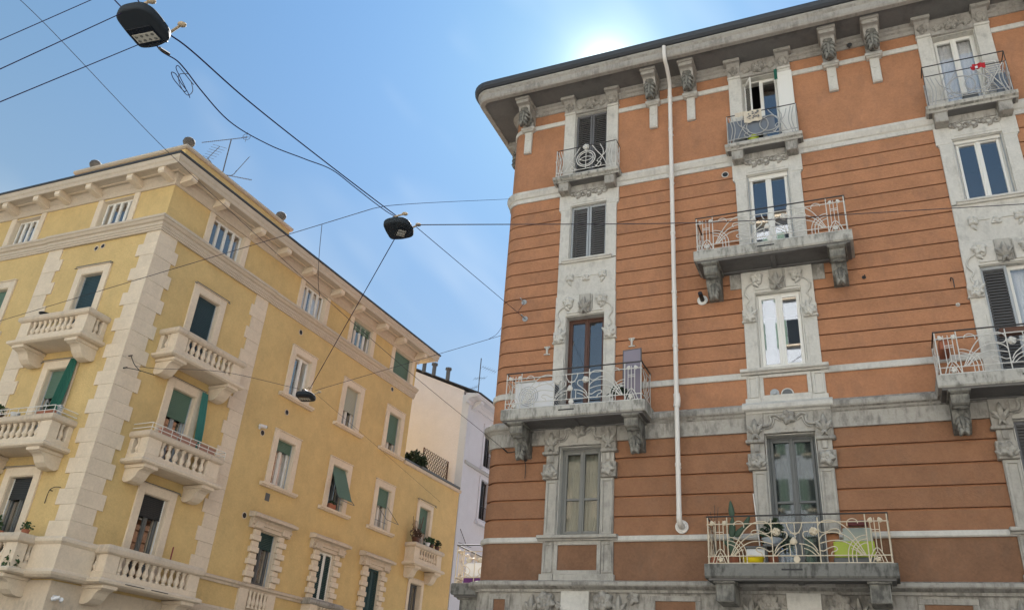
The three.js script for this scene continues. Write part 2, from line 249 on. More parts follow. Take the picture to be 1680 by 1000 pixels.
// a window or glazed door in an opening w x h, origin at the middle of the opening's foot on the wall's face
function makeWindow(parent, x, y, z, ry, o) {
  const g = group('window', parent, x, y, z, ry), w = o.w, h = o.h, zb = o.set ?? -0.22, fm = o.frame || M.whitePaint, f = o.fw || 0.05;
  const W = w / 2;
  if (o.reveal) mesh('reveal', [bx(-W - 0.001, -W + 0.018, 0, h, -0.41, 0.03, 0), bx(W - 0.018, W + 0.001, 0, h, -0.41, 0.03, 0), bx(-W + 0.018, W - 0.018, h - 0.018, h + 0.001, -0.41, 0.03, 0), bx(-W + 0.018, W - 0.018, -0.001, 0.02, -0.41, 0.028, 0)], o.reveal, g);
  const closed = o.blind && o.blind.drop >= 0.98;
  if (!closed) {
    mesh('frame', [bx(-W, -W + f, 0, h, zb - 0.05, zb + 0.02), bx(W - f, W, 0, h, zb - 0.05, zb + 0.02), bx(-W + f, W - f, h - f, h, zb - 0.05, zb + 0.02), bx(-W + f, W - f, 0, f, zb - 0.05, zb + 0.02)], fm, g);
    const n = o.leaves || 2, lw = (w - 2 * f) / n, s = o.stile || 0.065, list = [];
    for (let k = 0; k < n; k++) {
      const a = -W + f + k * lw + 0.004, b = a + lw - 0.008, y0 = f + 0.004, y1 = h - f - 0.004, zl = zb + 0.008;
      if (o.open && o.open[k]) continue;
      list.push(bx(a, a + s, y0, y1, zl - 0.045, zl + 0.03), bx(b - s, b, y0, y1, zl - 0.045, zl + 0.03), bx(a + s, b - s, y1 - s, y1, zl - 0.045, zl + 0.028), bx(a + s, b - s, y0, y0 + s * (o.kick || 1.2), zl - 0.045, zl + 0.028));
      const bars = o.transom ? [o.transom * h] : []; for (const t of bars) list.push(bx(a + s, b - s, t - 0.03, t + 0.03, zl - 0.045, zl + 0.026));
      const pn = mesh('pane', bx(-(b - a) / 2 + s * 0.8, (b - a) / 2 - s * 0.8, y0 + s * 0.8, y1 - s * 0.8, -0.002, 0.002, 0), o.dull ? M.paneDull : M.pane, g); pn.position.set((a + b) / 2, 0, zl - 0.01); pn.rotation.set((RND() - 0.5) * 0.012, (o.ajar || 0) + (RND() - 0.5) * 0.02, 0);
    }
    if (n === 2) list.push(bx(-0.03, 0.03, f, h - f, zb + 0.03, zb + 0.06));
    mesh('casement', list, fm, g);
    if (o.handle) mesh('handle', [bx(0.045, 0.06, h * 0.45, h * 0.45 + 0.1, zb + 0.06, zb + 0.09)], M.metal, g);
    if (o.curtain) {
      const cm = o.curtain === 'beige' ? M.curtainBeige : o.curtain === 'grey' ? M.curtainGrey : M.curtain, list2 = [];
      for (const s2 of (o.curtainSides || [-1, 1])) { const c = wavy(w * (o.dull ? 0.5 : 0.46), h - 0.12, 0.022, 4, s2); c.translate(s2 * w * 0.25, h / 2, zb - 0.16); list2.push(c); }
      mesh('curtain', list2, cm, g);
    }
    mesh('room', roomBox(w, h, 1.5), M.room, g);
  } else mesh('room', roomBox(w, h, 0.3), M.room, g);
  if (o.blind) {
    const bh = (h - 0.02) * Math.min(1, o.blind.drop), b = ribbed(w - 0.05, bh, o.blind.pitch || 0.055, 0.012); b.translate(0, h - bh, (o.blind.z ?? -0.13)); if (o.blind.tilt) { b.translate(0, -h, 0.13); b.rotateX(-o.blind.tilt); b.translate(0, h, -0.13); }
    const lst = [b]; if (!o.blind.tilt) lst.push(bx(-W + 0.02, W - 0.02, h - bh - 0.03, h - bh, (o.blind.z ?? -0.13) - 0.012, (o.blind.z ?? -0.13) + 0.018));
    mesh('roller_blind', lst, o.blind.mat || M.greenBlind, g);
    for (const s of [-1, 1]) mesh('guide_rail', [bx(s > 0 ? W - 0.04 : -W + 0.01, s > 0 ? W - 0.01 : -W + 0.04, 0, h, (o.blind.z ?? -0.13) - 0.02, (o.blind.z ?? -0.13) + 0.03)], o.blind.rail || M.greyPaint, g);
  }
  if (o.shutter) for (const s of (o.shutter.sides || [-1, 1])) {
    const sw = W - 0.012, x0 = s < 0 ? -W + 0.006 : 0.006, x1 = x0 + sw, zs = o.shutter.z ?? -0.1, e = 0.065, L = [];
    mesh('shutter', [bx(x0, x0 + e, 0.01, h - 0.01, zs - 0.022, zs + 0.022), bx(x1 - e, x1, 0.01, h - 0.01, zs - 0.022, zs + 0.022), bx(x0 + e, x1 - e, h - 0.09, h - 0.01, zs - 0.02, zs + 0.02), bx(x0 + e, x1 - e, 0.01, 0.1, zs - 0.02, zs + 0.02)], o.shutter.frame || M.slatFrame, g);
    const p = o.shutter.pitch || 0.052; for (let yy = 0.115; yy < h - 0.12; yy += p) { const b = new THREE.BoxGeometry(sw - 2 * e, p * 1.12, 0.008); b.rotateX(-0.5); b.translate((x0 + x1) / 2, yy + p * 0.4, zs); L.push(b); }
    mesh('louvres', L, o.shutter.mat || M.slatDark, g);
  }
  return g;
}
const leafGeo = (() => { const g = new THREE.BufferGeometry(); g.setAttribute('position', new THREE.Float32BufferAttribute([0, 0, 0, 0.35, 0.5, 0.08, 0, 1, 0, 0, 0, 0, 0, 1, 0, -0.35, 0.5, 0.08], 3)); g.computeVertexNormals(); return g; })();
function foliage(n, rx, ry, rz, size, r) { // leaf-sized faces through a volume
  const o = []; for (let k = 0; k < n; k++) { let x, y, z; do { x = r() * 2 - 1; y = r() * 2 - 1; z = r() * 2 - 1; } while (x * x + y * y + z * z > 1); const g = leafGeo.clone(); const s = size * (0.6 + r() * 0.8); g.scale(s, s, s); g.rotateX(r() * 6.28); g.rotateY(r() * 6.28); g.rotateZ(r() * 6.28); g.translate(x * rx, y * ry, z * rz); o.push(g); }
  return o;
}
const potGeo = (r0, r1, h) => new THREE.LatheGeometry([[0.001, 0], [r0, 0], [r1, h * 0.85], [r1 * 1.12, h * 0.85], [r1 * 1.12, h], [r1 * 0.95, h], [r1 * 0.9, h * 0.88], [0.001, h * 0.86]].map(p => new THREE.Vector2(p[0], p[1])), 18);
// ---------------------------------------------------------------- ground
{
  const g = new THREE.PlaneGeometry(700, 700, 1, 1); g.rotateX(-Math.PI / 2);
  tag(mesh('ground', g, M.paving, scene), 'wide grey stone paved ground of the crossing', null, null, 'structure');
  const rd = new THREE.PlaneGeometry(120, 7); rd.rotateX(-Math.PI / 2); const road = mesh('road', rd, M.asphalt, scene); road.position.set(0, 0.004, 0); road.position.set(5, 0.004, -8.6); road.rotation.y = -25 * D2R;
  tag(road, 'dark asphalt road running between the facades', null, null, 'structure');
}
// ================================================================ ORANGE BUILDING (local x along the facade, z outward)
const OB = thing('apartment_building', 'orange plastered corner apartment building with carved grey stone window surrounds and iron balconies', 'building', 8.4524, 0, -18.1262, -25 * D2R);
const XA = -6.99, XB = -1.71, XC = 3.52, CX = -9.33, CR = 0.45, XE = 8.2, ZB = -13;
const arcPts = (r = CR) => { const o = []; for (let k = 0; k <= 10; k++) { const a = k / 10 * Math.PI / 2; o.push([CX - Math.sin(a) * r, -CR + Math.cos(a) * r]); } return o; };
const fullPath = [[XE, 0], ...arcPts(), [CX - CR, ZB]];
const leftPath = (x) => [[x, 0], ...arcPts(), [CX - CR, ZB]];
const holesO = [];
for (const [c, t1, t2, t3] of [[XA, 0, 1, 0], [XB, 1, 0, 1], [XC, 0, 1, 0]]) {
  holesO.push([c - 0.58, c + 0.58, t1 ? 5.22 : 6.07, 8.41], [c - 0.58, c + 0.58, t2 ? 9.26 : 10.13, 12.3], [c - 0.57, c + 0.57, t3 ? 13.32 : 14.16, 16.1], [c - 0.53, c + 0.53, 17.02, 19.7]);
}
// walls behind the plaster courses
mesh('wall', [plate([[CX, 0], [XE, 0], [XE, 20.4], [CX, 20.4]], holesO, -0.42, -0.08)], M.orange, OB, [0, 0]);
mesh('wall', sweep([...arcPts(), [CX - CR, ZB]], [[-0.08, 0], [-0.08, 20.4], [-0.4, 20.4], [-0.4, 0]]), M.orange, OB, [0, 0]);
mesh('wall', [bx(CX - CR + 0.05, XE, 0, 20.4, ZB, ZB + 0.35, 0), bx(XE - 0.35, XE, 0, 20.4, ZB + 0.35, -0.43, 0)], M.orange, OB, [0.3, 0]);
// plaster courses, one piece for each course and each span between window bays
const spans = (e) => [[XC + e, XE, 'p'], [XB + e, XC - e, 'p'], [XA + e, XB - e, 'p'], [null, XA - e, 'l']];
function courses(y0, y1, n, gap, e, mat, dep, ch) {
  const hh = (y1 - y0) / n;
  for (let k = 0; k < n; k++) {
    const a = y0 + k * hh + (k ? gap / 2 : 0), b = y0 + (k + 1) * hh - (k < n - 1 ? gap / 2 : 0);
    const pr = [[-dep, a], [-ch, a], [0, a + ch], [0, b - ch], [-ch, b], [-dep, b]];
    for (const s of spans(e)) mesh('plaster_course', s[2] === 'p' ? sweep([[s[1], 0], [s[0], 0]], pr) : sweep(leftPath(s[1]), pr), mat, OB, [k * 0.137 + 0.05, k * 0.071]);
  }
}
courses(10.06, 16.57, 15, 0.032, 0.86, M.orange, 0.085, 0.005);
courses(16.9, 20.05, 1, 0, 0.88, M.orange, 0.085, 0.002);
courses(9.17, 9.92, 1, 0, 0.86, M.orange, 0.085, 0.002);
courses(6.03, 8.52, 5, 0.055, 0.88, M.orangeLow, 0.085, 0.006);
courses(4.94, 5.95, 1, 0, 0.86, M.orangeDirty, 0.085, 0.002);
// stone bands and mouldings that run round the corner
const bandO = (prof, mat, name = 'string_course', e = null) => { if (e === null) mesh(name, sweep(fullPath, prof), mat, OB); else for (const s of spans(e)) mesh(name, s[2] === 'p' ? sweep([[s[1], 0], [s[0], 0]], prof) : sweep(leftPath(s[1]), prof), mat, OB); };
bandO([[-0.04, 16.55], [0.045, 16.55], [0.05, 16.68], [0.09, 16.71], [0.13, 16.8], [0.15, 16.84], [0.15, 16.92], [-0.04, 16.95]], M.stone, 'string_course', 0.9);
bandO([[-0.04, 19.42], [0.035, 19.42], [0.05, 19.45], [0.05, 19.56], [0.03, 19.59], [-0.04, 19.59]], M.stone, 'string_course', 0.88);
bandO([[-0.04, 9.9], [0.05, 9.9], [0.06, 9.93], [0.06, 10.05], [0.03, 10.075], [-0.04, 10.075]], M.stone, 'string_course', 0.86);
bandO([[-0.04, 8.49], [0.07, 8.49], [0.08, 8.86], [0.12, 8.89], [0.15, 8.93], [0.21, 8.96], [0.23, 9.0], [0.23, 9.1], [0.1, 9.19], [-0.04, 9.19]], M.stoneDirty, 'entablature', 0.98);
bandO([[-0.04, 5.92], [0.05, 5.92], [0.075, 5.95], [0.075, 6.04], [0.05, 6.06], [-0.04, 6.06]], M.stone, 'string_course', 0.86);
bandO([[-0.05, 4.72], [0.10, 4.72], [0.12, 4.78], [0.2, 4.81], [0.27, 4.84], [0.29, 4.87], [0.29, 4.94], [0.12, 4.99], [-0.05, 4.99]], M.stoneDirty, 'storey_cornice');
bandO([[-0.05, 4.2], [0.04, 4.2], [0.04, 4.75], [-0.05, 4.75]], M.stoneDirty, 'frieze');
bandO([[-0.05, 0.02], [0.06, 0.02], [0.06, 4.15], [-0.05, 4.15]], M.stoneDirty, 'ground_floor_facing');
// frieze and eaves
bandO([[-0.04, 19.98], [0.04, 19.98], [0.05, 20.02], [0.05, 20.1], [0.1, 20.13], [0.1, 20.22], [0.17, 20.26], [0.2, 20.3], [-0.04, 20.3]], M.fascia, 'frieze', 0.86);
const XS = CX - CR, outerPath = [[XE, 1.2]]; for (let k = 0; k <= 6; k++) { const t = k / 6 * Math.PI / 2; outerPath.push([XS - 0.95 + 0.45 - Math.sin(t) * 0.45, 1.2 - 0.45 + Math.cos(t) * 0.45]); } outerPath.push([XS - 0.95, ZB]);
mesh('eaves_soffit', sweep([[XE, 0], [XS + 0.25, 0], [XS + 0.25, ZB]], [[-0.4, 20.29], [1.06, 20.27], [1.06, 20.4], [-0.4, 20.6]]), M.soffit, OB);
mesh('eaves_fascia', sweep(outerPath, [[-0.20, 20.21], [-0.06, 20.21], [-0.02, 20.26], [-0.01, 20.42], [0.04, 20.47], [0.06, 20.5], [0.06, 20.55], [-0.20, 20.55]]), M.fascia, OB);
mesh('gutter', sweep(outerPath, [[-0.02, 20.56], [0.10, 20.57], [0.17, 20.63], [0.19, 20.72], [0.19, 20.78], [0.16, 20.78], [0.10, 20.7], [-0.02, 20.64]]), M.gutter, OB);
{ // low tiled roof
  const P = [], q = (a, b, c, d) => P.push(...a, ...b, ...c, ...a, ...c, ...d);
  const edge = [[XE + 0.3, 1.2], ...outerPath.slice(1)], zr = -6, h0 = 20.66, h1 = 23.0, top = (p) => [Math.max(p[0], CX + 5.2), h1, zr];
  for (let i = 0; i < edge.length - 1; i++) { const a = edge[i], b = edge[i + 1]; q([a[0], h0, a[1]], [b[0], h0, b[1]], top(b), top(a)); q([a[0], h0 - 0.05, a[1]], [b[0], h0 - 0.05, b[1]], [b[0] * 0.5, h0 - 0.05, ZB / 2], [a[0] * 0.5, h0 - 0.05, ZB / 2]); }
  q([CX - CR - 1.2, h0, ZB], [XE + 0.3, h0, ZB], [XE + 0.3, h1, zr], [CX + 5.2, h1, zr]); q([XE + 0.3, h0, 1.2], [XE + 0.3, h0, ZB], [XE + 0.3, h1, zr], [XE + 0.3, h1, zr]);
  const g = new THREE.BufferGeometry(); g.setAttribute('position', new THREE.Float32BufferAttribute(P, 3)); g.computeVertexNormals(); mesh('roof', g, M.tile, OB);
}
// carved eaves consoles
{
  const prof = [[0, 20.28], [0.8, 20.28], [0.8, 20.2], [0.76, 20.17], [0.72, 20.1], [0.62, 20.06], [0.58, 19.98], [0.52, 19.86], [0.44, 19.8], [0.34, 19.74], [0.26, 19.66], [0.2, 19.58], [0.16, 19.5], [0, 19.5]];
  const body = join([prism(prof.map(p => [p[0], p[1] - 19.5]), -0.19, 0.19), bx(-0.25, 0.25, 0.7, 0.8, 0, 0.86, 0.02), bx(-0.215, 0.215, 0.58, 0.7, 0, 0.8, 0.015)]);
  const carve = join([...acanthus(0, 0.42, 0.52, 0.62, 0.36).map(g => { g.rotateX(0.0); return g; }), ball(0, 0.47, 0.56, 0.15, 0.08, 0.08), lobe(-0.1, 0.1, 0.24, 0.25, 0.14, 0.06, 0.3), lobe(0.1, 0.1, 0.24, 0.25, 0.14, 0.06, -0.3), lobe(0, 0.02, 0.24, 0.3, 0.2, 0.08, 0)]);
  const neck = join([bx(-0.23, 0.23, -0.1, 0.0, 0, 0.22, 0.015), bx(-0.2, 0.2, -0.14, -0.1, 0, 0.18, 0.01)]);
  const drop = join([bx(-0.125, 0.125, -1.0, -0.14, 0, 0.1, 0.012), bx(-0.08, 0.08, -0.5, -0.2, 0.1, 0.115, 0.006), bx(-0.085, 0.085, -0.97, -0.8, 0.1, 0.118, 0.01), bx(-0.04, 0.04, -0.8, -0.74, 0.1, 0.112, 0.006)]);
  const put = (x, z, ry) => { const c = group('eaves_console', OB, x, 19.5, z, ry); mesh('scroll', body, M.fascia, c); mesh('acanthus_carving', carve, M.sooty, c); mesh('neck_moulding', neck, M.stone, c); mesh('pendant', drop, M.stone, c); };
  for (const x of [-9.17, -4.94, -3.77, 0.315, 1.47, 5.55, 6.7]) put(x, 0, 0);
  put(CX - CR, -1.5, -Math.PI / 2); put(CX - CR, -5.2, -Math.PI / 2);
}
// ---- window surrounds
const frameStrips = (x0, x1, y0, y1, b, z0, z1) => [bx(x0, x1, y0, y0 + b, z0, z1), bx(x0, x1, y1 - b, y1, z0, z1), bx(x0, x0 + b, y0 + b, y1 - b, z0, z1), bx(x1 - b, x1, y0 + b, y1 - b, z0, z1)];
const both = (fn) => [fn(-1), fn(1)];
const sx = (s, a, b, ...r) => s > 0 ? bx(a, b, ...r) : bx(-b, -a, ...r);
const G = {}; // shared geometry of the three bays
G.shaft1 = (s) => [sx(s, 0.585, 0.92, 6.05, 7.53, -0.04, 0.07), frameStrips(s > 0 ? 0.6 : -0.9, s > 0 ? 0.9 : -0.6, 6.1, 7.5, 0.06, 0.068, 0.105)];
G.block1 = (s) => [sx(s, 0.585, 1.0, 7.53, 7.93, -0.04, 0.15, 0.012)];
G.neck1 = (s) => [sx(s, 0.6, 0.93, 7.93, 8.2, -0.04, 0.09), sx(s, 0.71, 0.83, 7.98, 8.17, 0.09, 0.13, 0.02)];
G.cap1 = (s) => [sx(s, 0.582, 0.99, 8.27, 8.93, -0.04, 0.13), sx(s, 0.585, 1.03, 8.19, 8.27, -0.04, 0.18, 0.02)];
G.lint1 = [bx(-0.582, 0.582, 8.43, 8.93, -0.04, 0.115), bx(-0.582, -0.2, 8.41, 8.45, 0.0, 0.14), bx(0.2, 0.582, 8.41, 8.45, 0.0, 0.14)];
G.carve1 = [flower(0, 8.79, 0.14, 0.17, 5), disc(-0.08, 8.52, 0.125, 0.028, 0.04, 8), disc(0.1, 8.52, 0.125, 0.028, 0.04, 8),
  both(s => tube([[s * 0.17, 8.78, 0.14], [s * 0.3, 8.87, 0.15], [s * 0.42, 8.83, 0.15], [s * 0.4, 8.72, 0.15], [s * 0.45, 8.62, 0.15], [s * 0.6, 8.6, 0.15], [s * 0.72, 8.66, 0.15]], 0.035)), both(s => tube([[s * 0.2, 8.72, 0.13], [s * 0.32, 8.79, 0.14], [s * 0.35, 8.68, 0.14], [s * 0.42, 8.56, 0.14], [s * 0.55, 8.53, 0.14]], 0.022))];
G.carveFleur = (s) => fleur(s * 0.79, 8.4, 0.14, 0.42);
G.carveLeaf1 = (s) => [...flower(s * 0.79, 7.73, 0.15, 0.17, 5, 0.9), lobe(s * 0.79, 7.73, 0.16, 0.2, 0.12, 0.05, 0.8), lobe(s * 0.7, 7.6, 0.15, 0.18, 0.1, 0.04, -0.9), lobe(s * 0.9, 7.6, 0.15, 0.18, 0.1, 0.04, 0.9)];
G.head1 = prism([[-0.04, 8.93], [0.14, 8.93], [0.17, 8.97], [0.25, 9.0], [0.27, 9.03], [0.27, 9.12], [0.14, 9.22], [-0.04, 9.22]], -1.05, 1.05);
G.sill1 = prism([[-0.2, 5.95], [0.12, 5.95], [0.14, 5.985], [0.21, 6.0], [0.22, 6.02], [0.22, 6.075], [0.1, 6.09], [-0.2, 6.09]], -1.05, 1.05);
G.apron = (s) => [sx(s, 0.62, 0.93, 5.14, 5.95, -0.04, 0.06), frameStrips(s > 0 ? 0.65 : -0.9, s > 0 ? 0.9 : -0.65, 5.18, 5.9, 0.05, 0.058, 0.09), sx(s, 0.6, 0.97, 4.97, 5.14, -0.04, 0.12)];
G.apronMid = [frameStrips(-0.615, 0.615, 5.14, 5.95, 0.1, -0.04, 0.075), bx(-0.6, 0.6, 4.97, 5.14, -0.04, 0.09)];
G.jamb2 = (y) => (s) => [sx(s, 0.582, 0.9, y, 11.48, -0.04, 0.055), sx(s, 0.582, 0.64, y, 11.0, 0.05, 0.075)];
G.cap2 = (s) => [sx(s, 0.582, 0.92, 11.48, 11.82, -0.04, 0.1, 0.012), sx(s, 0.585, 0.94, 11.45, 11.5, -0.03, 0.115, 0.012)];
G.capCarve = (s) => [...flower(s * 0.75, 11.6, 0.11, 0.15, 6, 0.2), lobe(s * 0.75, 11.6, 0.1, 0.32, 0.13, 0.05, s * 0.25), lobe(s * 0.7, 11.62, 0.1, 0.25, 0.1, 0.04, s * 0.8), tube([[s * 0.7, 11.72, 0.1], [s * 0.8, 11.95, 0.1], [s * 0.72, 12.1, 0.1], [s * 0.82, 12.3, 0.1], [s * 0.76, 12.5, 0.1], [s * 0.58, 12.62, 0.1]], 0.024)];
G.head2 = [bx(-0.9, -0.582, 11.82, 12.95, -0.04, 0.075), bx(0.582, 0.9, 11.82, 12.95, -0.04, 0.075), bx(-0.582, 0.582, 12.3, 12.95, -0.04, 0.075), bx(-0.55, -0.2, 12.36, 12.43, 0.07, 0.11), bx(0.2, 0.55, 12.36, 12.43, 0.07, 0.11)];
G.key2 = [bx(-0.17, 0.17, 12.34, 12.93, 0.07, 0.14, 0.015), fleur(0, 12.42, 0.15, 0.42), bx(0.2, 0.23, 12.36, 12.9, 0.07, 0.12)];
G.headCarve2 = [both(s => flower(s * 0.5, 12.72, 0.1, 0.16, 5, 0.1)), both(s => lobe(s * 0.6, 12.6, 0.09, 0.22, 0.1, 0.04, s * 2.4)), both(s => lobe(s * 0.38, 12.62, 0.09, 0.2, 0.1, 0.04, -s * 2.2))];
G.apron3 = [bx(-0.885, 0.885, 12.96, 14.07, -0.04, 0.05)];
G.garland3 = [both(s => flower(s * 0.5, 13.55, 0.06, 0.13, 4, 0.78)), both(s => lobe(s * 0.55, 13.45, 0.06, 0.2, 0.1, 0.035, s * 2.6)), flower(0, 13.5, 0.06, 0.1, 4, 0.4), both(s => bx(s > 0 ? 0.12 : -0.4, s > 0 ? 0.4 : -0.12, 13.55, 13.575, 0.045, 0.075)), both(s => lobe(s * 0.12, 13.45, 0.06, 0.12, 0.07, 0.03, s * 1.9))];
G.sill3 = prism([[-0.2, 14.05], [0.12, 14.05], [0.14, 14.09], [0.18, 14.1], [0.18, 14.15], [0.1, 14.17], [-0.2, 14.17]], -0.76, 0.76);
G.jamb3 = (y) => (s) => [sx(s, 0.575, 0.885, y, 16.0, -0.04, 0.06), sx(s, 0.575, 0.62, y + 0.02, 15.6, 0.055, 0.08)];
G.ear3 = [bx(-0.95, -0.575, 15.98, 16.96, -0.04, 0.07), bx(0.575, 0.95, 15.98, 16.96, -0.04, 0.07), bx(-0.575, 0.575, 16.1, 16.96, -0.04, 0.07), bx(-0.91, -0.88, 15.92, 15.98, -0.04, 0.065), bx(0.88, 0.91, 15.92, 15.98, -0.04, 0.065), bx(-0.5, 0.5, 16.17, 16.2, 0.065, 0.085)];
G.garland4 = (() => { const o = []; for (let k = -3; k <= 3; k++) o.push(ring(k * 0.17, 16.5 + 0.03 * Math.sin(k * 1.7), 0.09, 0.075, 0.026, 10), lobe(k * 0.17 + 0.08, 16.42, 0.085, 0.16, 0.09, 0.035, k % 2 ? 0.6 : 2.2)); return o; })();
G.pil4 = (s) => [sx(s, 0.532, 0.9, 16.95, 19.72, -0.04, 0.09), sx(s, 0.535, 0.6, 17.3, 19.5, 0.085, 0.105), sx(s, 0.535, 0.92, 19.72, 19.8, -0.04, 0.13, 0.02)];
G.cap4 = (s) => { const g = prism([[-0.04, 19.8], [0.12, 19.8], [0.14, 20.0], [0.2, 20.12], [0.28, 20.18], [0.34, 20.21], [0.34, 20.285], [-0.04, 20.285]], 0, 0.38); g.translate(s > 0 ? 0.53 : -0.91, 0, 0); return [g, sx(s, 0.5, 0.99, 20.18, 20.285, 0, 0.4, 0.02)]; };
G.capCarve4 = (s) => [...flower(s * 0.72, 19.98, 0.15, 0.13, 5), lobe(s * 0.68, 19.82, 0.14, 0.18, 0.1, 0.04, 0.5), lobe(s * 0.78, 19.82, 0.14, 0.18, 0.1, 0.04, -0.5)];
G.frieze4 = [bx(-0.53, 0.53, 19.7, 20.285, -0.04, 0.12)];
G.friezeCarve4 = [flower(0, 19.95, 0.14, 0.19, 6), both(s => flower(s * 0.36, 19.92, 0.13, 0.11, 5)), both(s => lobe(s * 0.14, 19.93, 0.13, 0.22, 0.13, 0.05, -s * 1.4)), both(s => tube([[s * 0.15, 19.86, 0.13], [s * 0.28, 20.02, 0.13], [s * 0.4, 19.84, 0.13], [s * 0.5, 19.95, 0.13]], 0.028))];
for (const k of ['carve1', 'headCarve2', 'garland3', 'garland4', 'friezeCarve4', 'key2', 'lint1', 'head2', 'ear3', 'apronMid', 'frieze4', 'apron3']) G[k] = join([G[k]]);
const pair = {}; for (const k of ['shaft1', 'block1', 'neck1', 'cap1', 'carveFleur', 'carveLeaf1', 'apron', 'cap2', 'capCarve', 'pil4', 'cap4', 'capCarve4']) pair[k] = [join([G[k](-1)]), join([G[k](1)])];
const two = (name, k, mat, g) => { mesh(name, pair[k][0], mat, g); mesh(name, pair[k][1], mat, g); };
for (const [x, bal1, bal2, bal3] of [[XA, 0, 1, 0], [XB, 1, 0, 1], [XC, 0, 1, 0]]) {
  let g = group('window_surround', OB, x, 0, 0);
  two('pilaster', 'shaft1', M.stoneLow, g); two('flower_block', 'block1', M.stoneDirty, g); two('neck', 'neck1', M.stoneLow, g); two('capital', 'cap1', M.stoneDirty, g);
  mesh('lintel', G.lint1, M.stoneLow, g); mesh('carved_flower', G.carve1, M.stoneLow, g); two('carved_leaf', 'carveFleur', M.stoneLow, g); two('carved_leaf', 'carveLeaf1', M.stoneLow, g); mesh('head_cornice', G.head1, M.stone, g);
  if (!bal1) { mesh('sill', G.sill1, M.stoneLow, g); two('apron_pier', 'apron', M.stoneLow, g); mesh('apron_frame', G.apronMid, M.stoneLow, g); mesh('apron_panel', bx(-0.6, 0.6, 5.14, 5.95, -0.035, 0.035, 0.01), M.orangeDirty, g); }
  g = group('window_surround', OB, x, 0, 0);
  const y2 = bal2 ? 9.2 : 10.1; for (const s of [-1, 1]) mesh('jamb', G.jamb2(y2)(s), M.stone, g);
  two('capital', 'cap2', M.stone, g); two('carved_stem', 'capCarve', M.stone, g); mesh('lintel', G.head2, M.stone, g); mesh('keystone', G.key2, M.stoneLow, g); mesh('carved_flower', G.headCarve2, M.stone, g);
  if (!bal2) { const t = (q) => { const c = q.clone(); c.scale(1, 0.86, 1); c.translate(0, 10.13 - 6.09 * 0.86, 0); return c; }; mesh('sill', (() => { const c = G.sill1.clone(); c.translate(0, 4.03, 0); return c; })(), M.stone, g);
    const lo = (q) => { const c = q.clone(); c.translate(0, -4.97, 0); c.scale(1, 0.77, 1); c.translate(0, 9.21, 0); return c; };
    mesh('apron_pier', lo(pair.apron[0]), M.stone, g); mesh('apron_pier', lo(pair.apron[1]), M.stone, g); mesh('apron_frame', lo(G.apronMid), M.stone, g); mesh('apron_panel', bx(-0.6, 0.6, 9.34, 9.96, -0.035, 0.035, 0.01), M.orange, g);
    mesh('vent_cover', [disc(-0.27, 9.46, 0.05, 0.11, 0.03), disc(-0.27, 9.46, 0.08, 0.05, 0.06, 10)], M.greyPaint, g); mesh('vent_cover', [ring(0.03, 9.42, 0.05, 0.135, 0.02), ], M.iron, g); mesh('vent_cover', disc(0.03, 9.42, 0.05, 0.125, 0.03), M.darkFrame, g);
  }
  g = group('window_surround', OB, x, 0, 0);
  const y3 = bal3 ? 13.3 : 14.1; for (const s of [-1, 1]) mesh('jamb', G.jamb3(y3)(s), M.stone, g);
  mesh('lintel', G.ear3, M.stone, g); mesh('garland', G.garland4, M.stoneDirty, g);
  if (!bal3) { mesh('apron_panel', G.apron3, M.stone, g); mesh('garland', G.garland3, M.stone, g); mesh('sill', G.sill3, M.stone, g); }
  g = group('window_surround', OB, x, 0, 0);
  two('pilaster', 'pil4', M.stone, g); two('capital', 'cap4', M.fascia, g); two('carved_flower', 'capCarve4', M.stoneDirty, g); mesh('frieze_panel', G.frieze4, M.fascia, g); mesh('carved_garland', G.friezeCarve4, M.stoneDirty, g);
  // carved frieze below the first cornice
  g = group('frieze_carving', OB, x, 0, 0);
  mesh('frieze_block', [bx(-0.36, 0.36, 4.3, 4.74, 0, 0.12)], M.stone, g); mesh('frieze_flower', [...flower(-0.75, 4.48, 0.08, 0.24, 6), ...flower(-0.42, 4.4, 0.06, 0.1, 5)], M.stoneDirty, g); mesh('frieze_flower', [...flower(0.72, 4.5, 0.08, 0.24, 6, 0.1)], M.stoneDirty, g); mesh('frieze_leaf', [...fleur(1.1, 4.25, 0.07, 0.42)], M.stoneDirty, g); mesh('frieze_leaf', [...fleur(-1.12, 4.25, 0.07, 0.42)], M.stoneDirty, g); mesh('frieze_flower', [...flower(1.45, 4.6, 0.06, 0.15, 5)], M.stoneDirty, g);
}
for (const [x0, x1] of [[-9.28, -8.72], [XA + 1.85, XB - 2.25], [XB + 2.25, XC - 1.85]]) { const g = group('frieze_panel', OB, 0, 0, 0); mesh('panel_border', frameStrips(x0, x1, 3.1, 4.66, 0.12, 0.03, 0.085), M.stoneDirty, g); mesh('panel_field', bx(x0 + 0.1, x1 - 0.1, 3.2, 4.56, 0.02, 0.05), M.orangeDirty, g); }
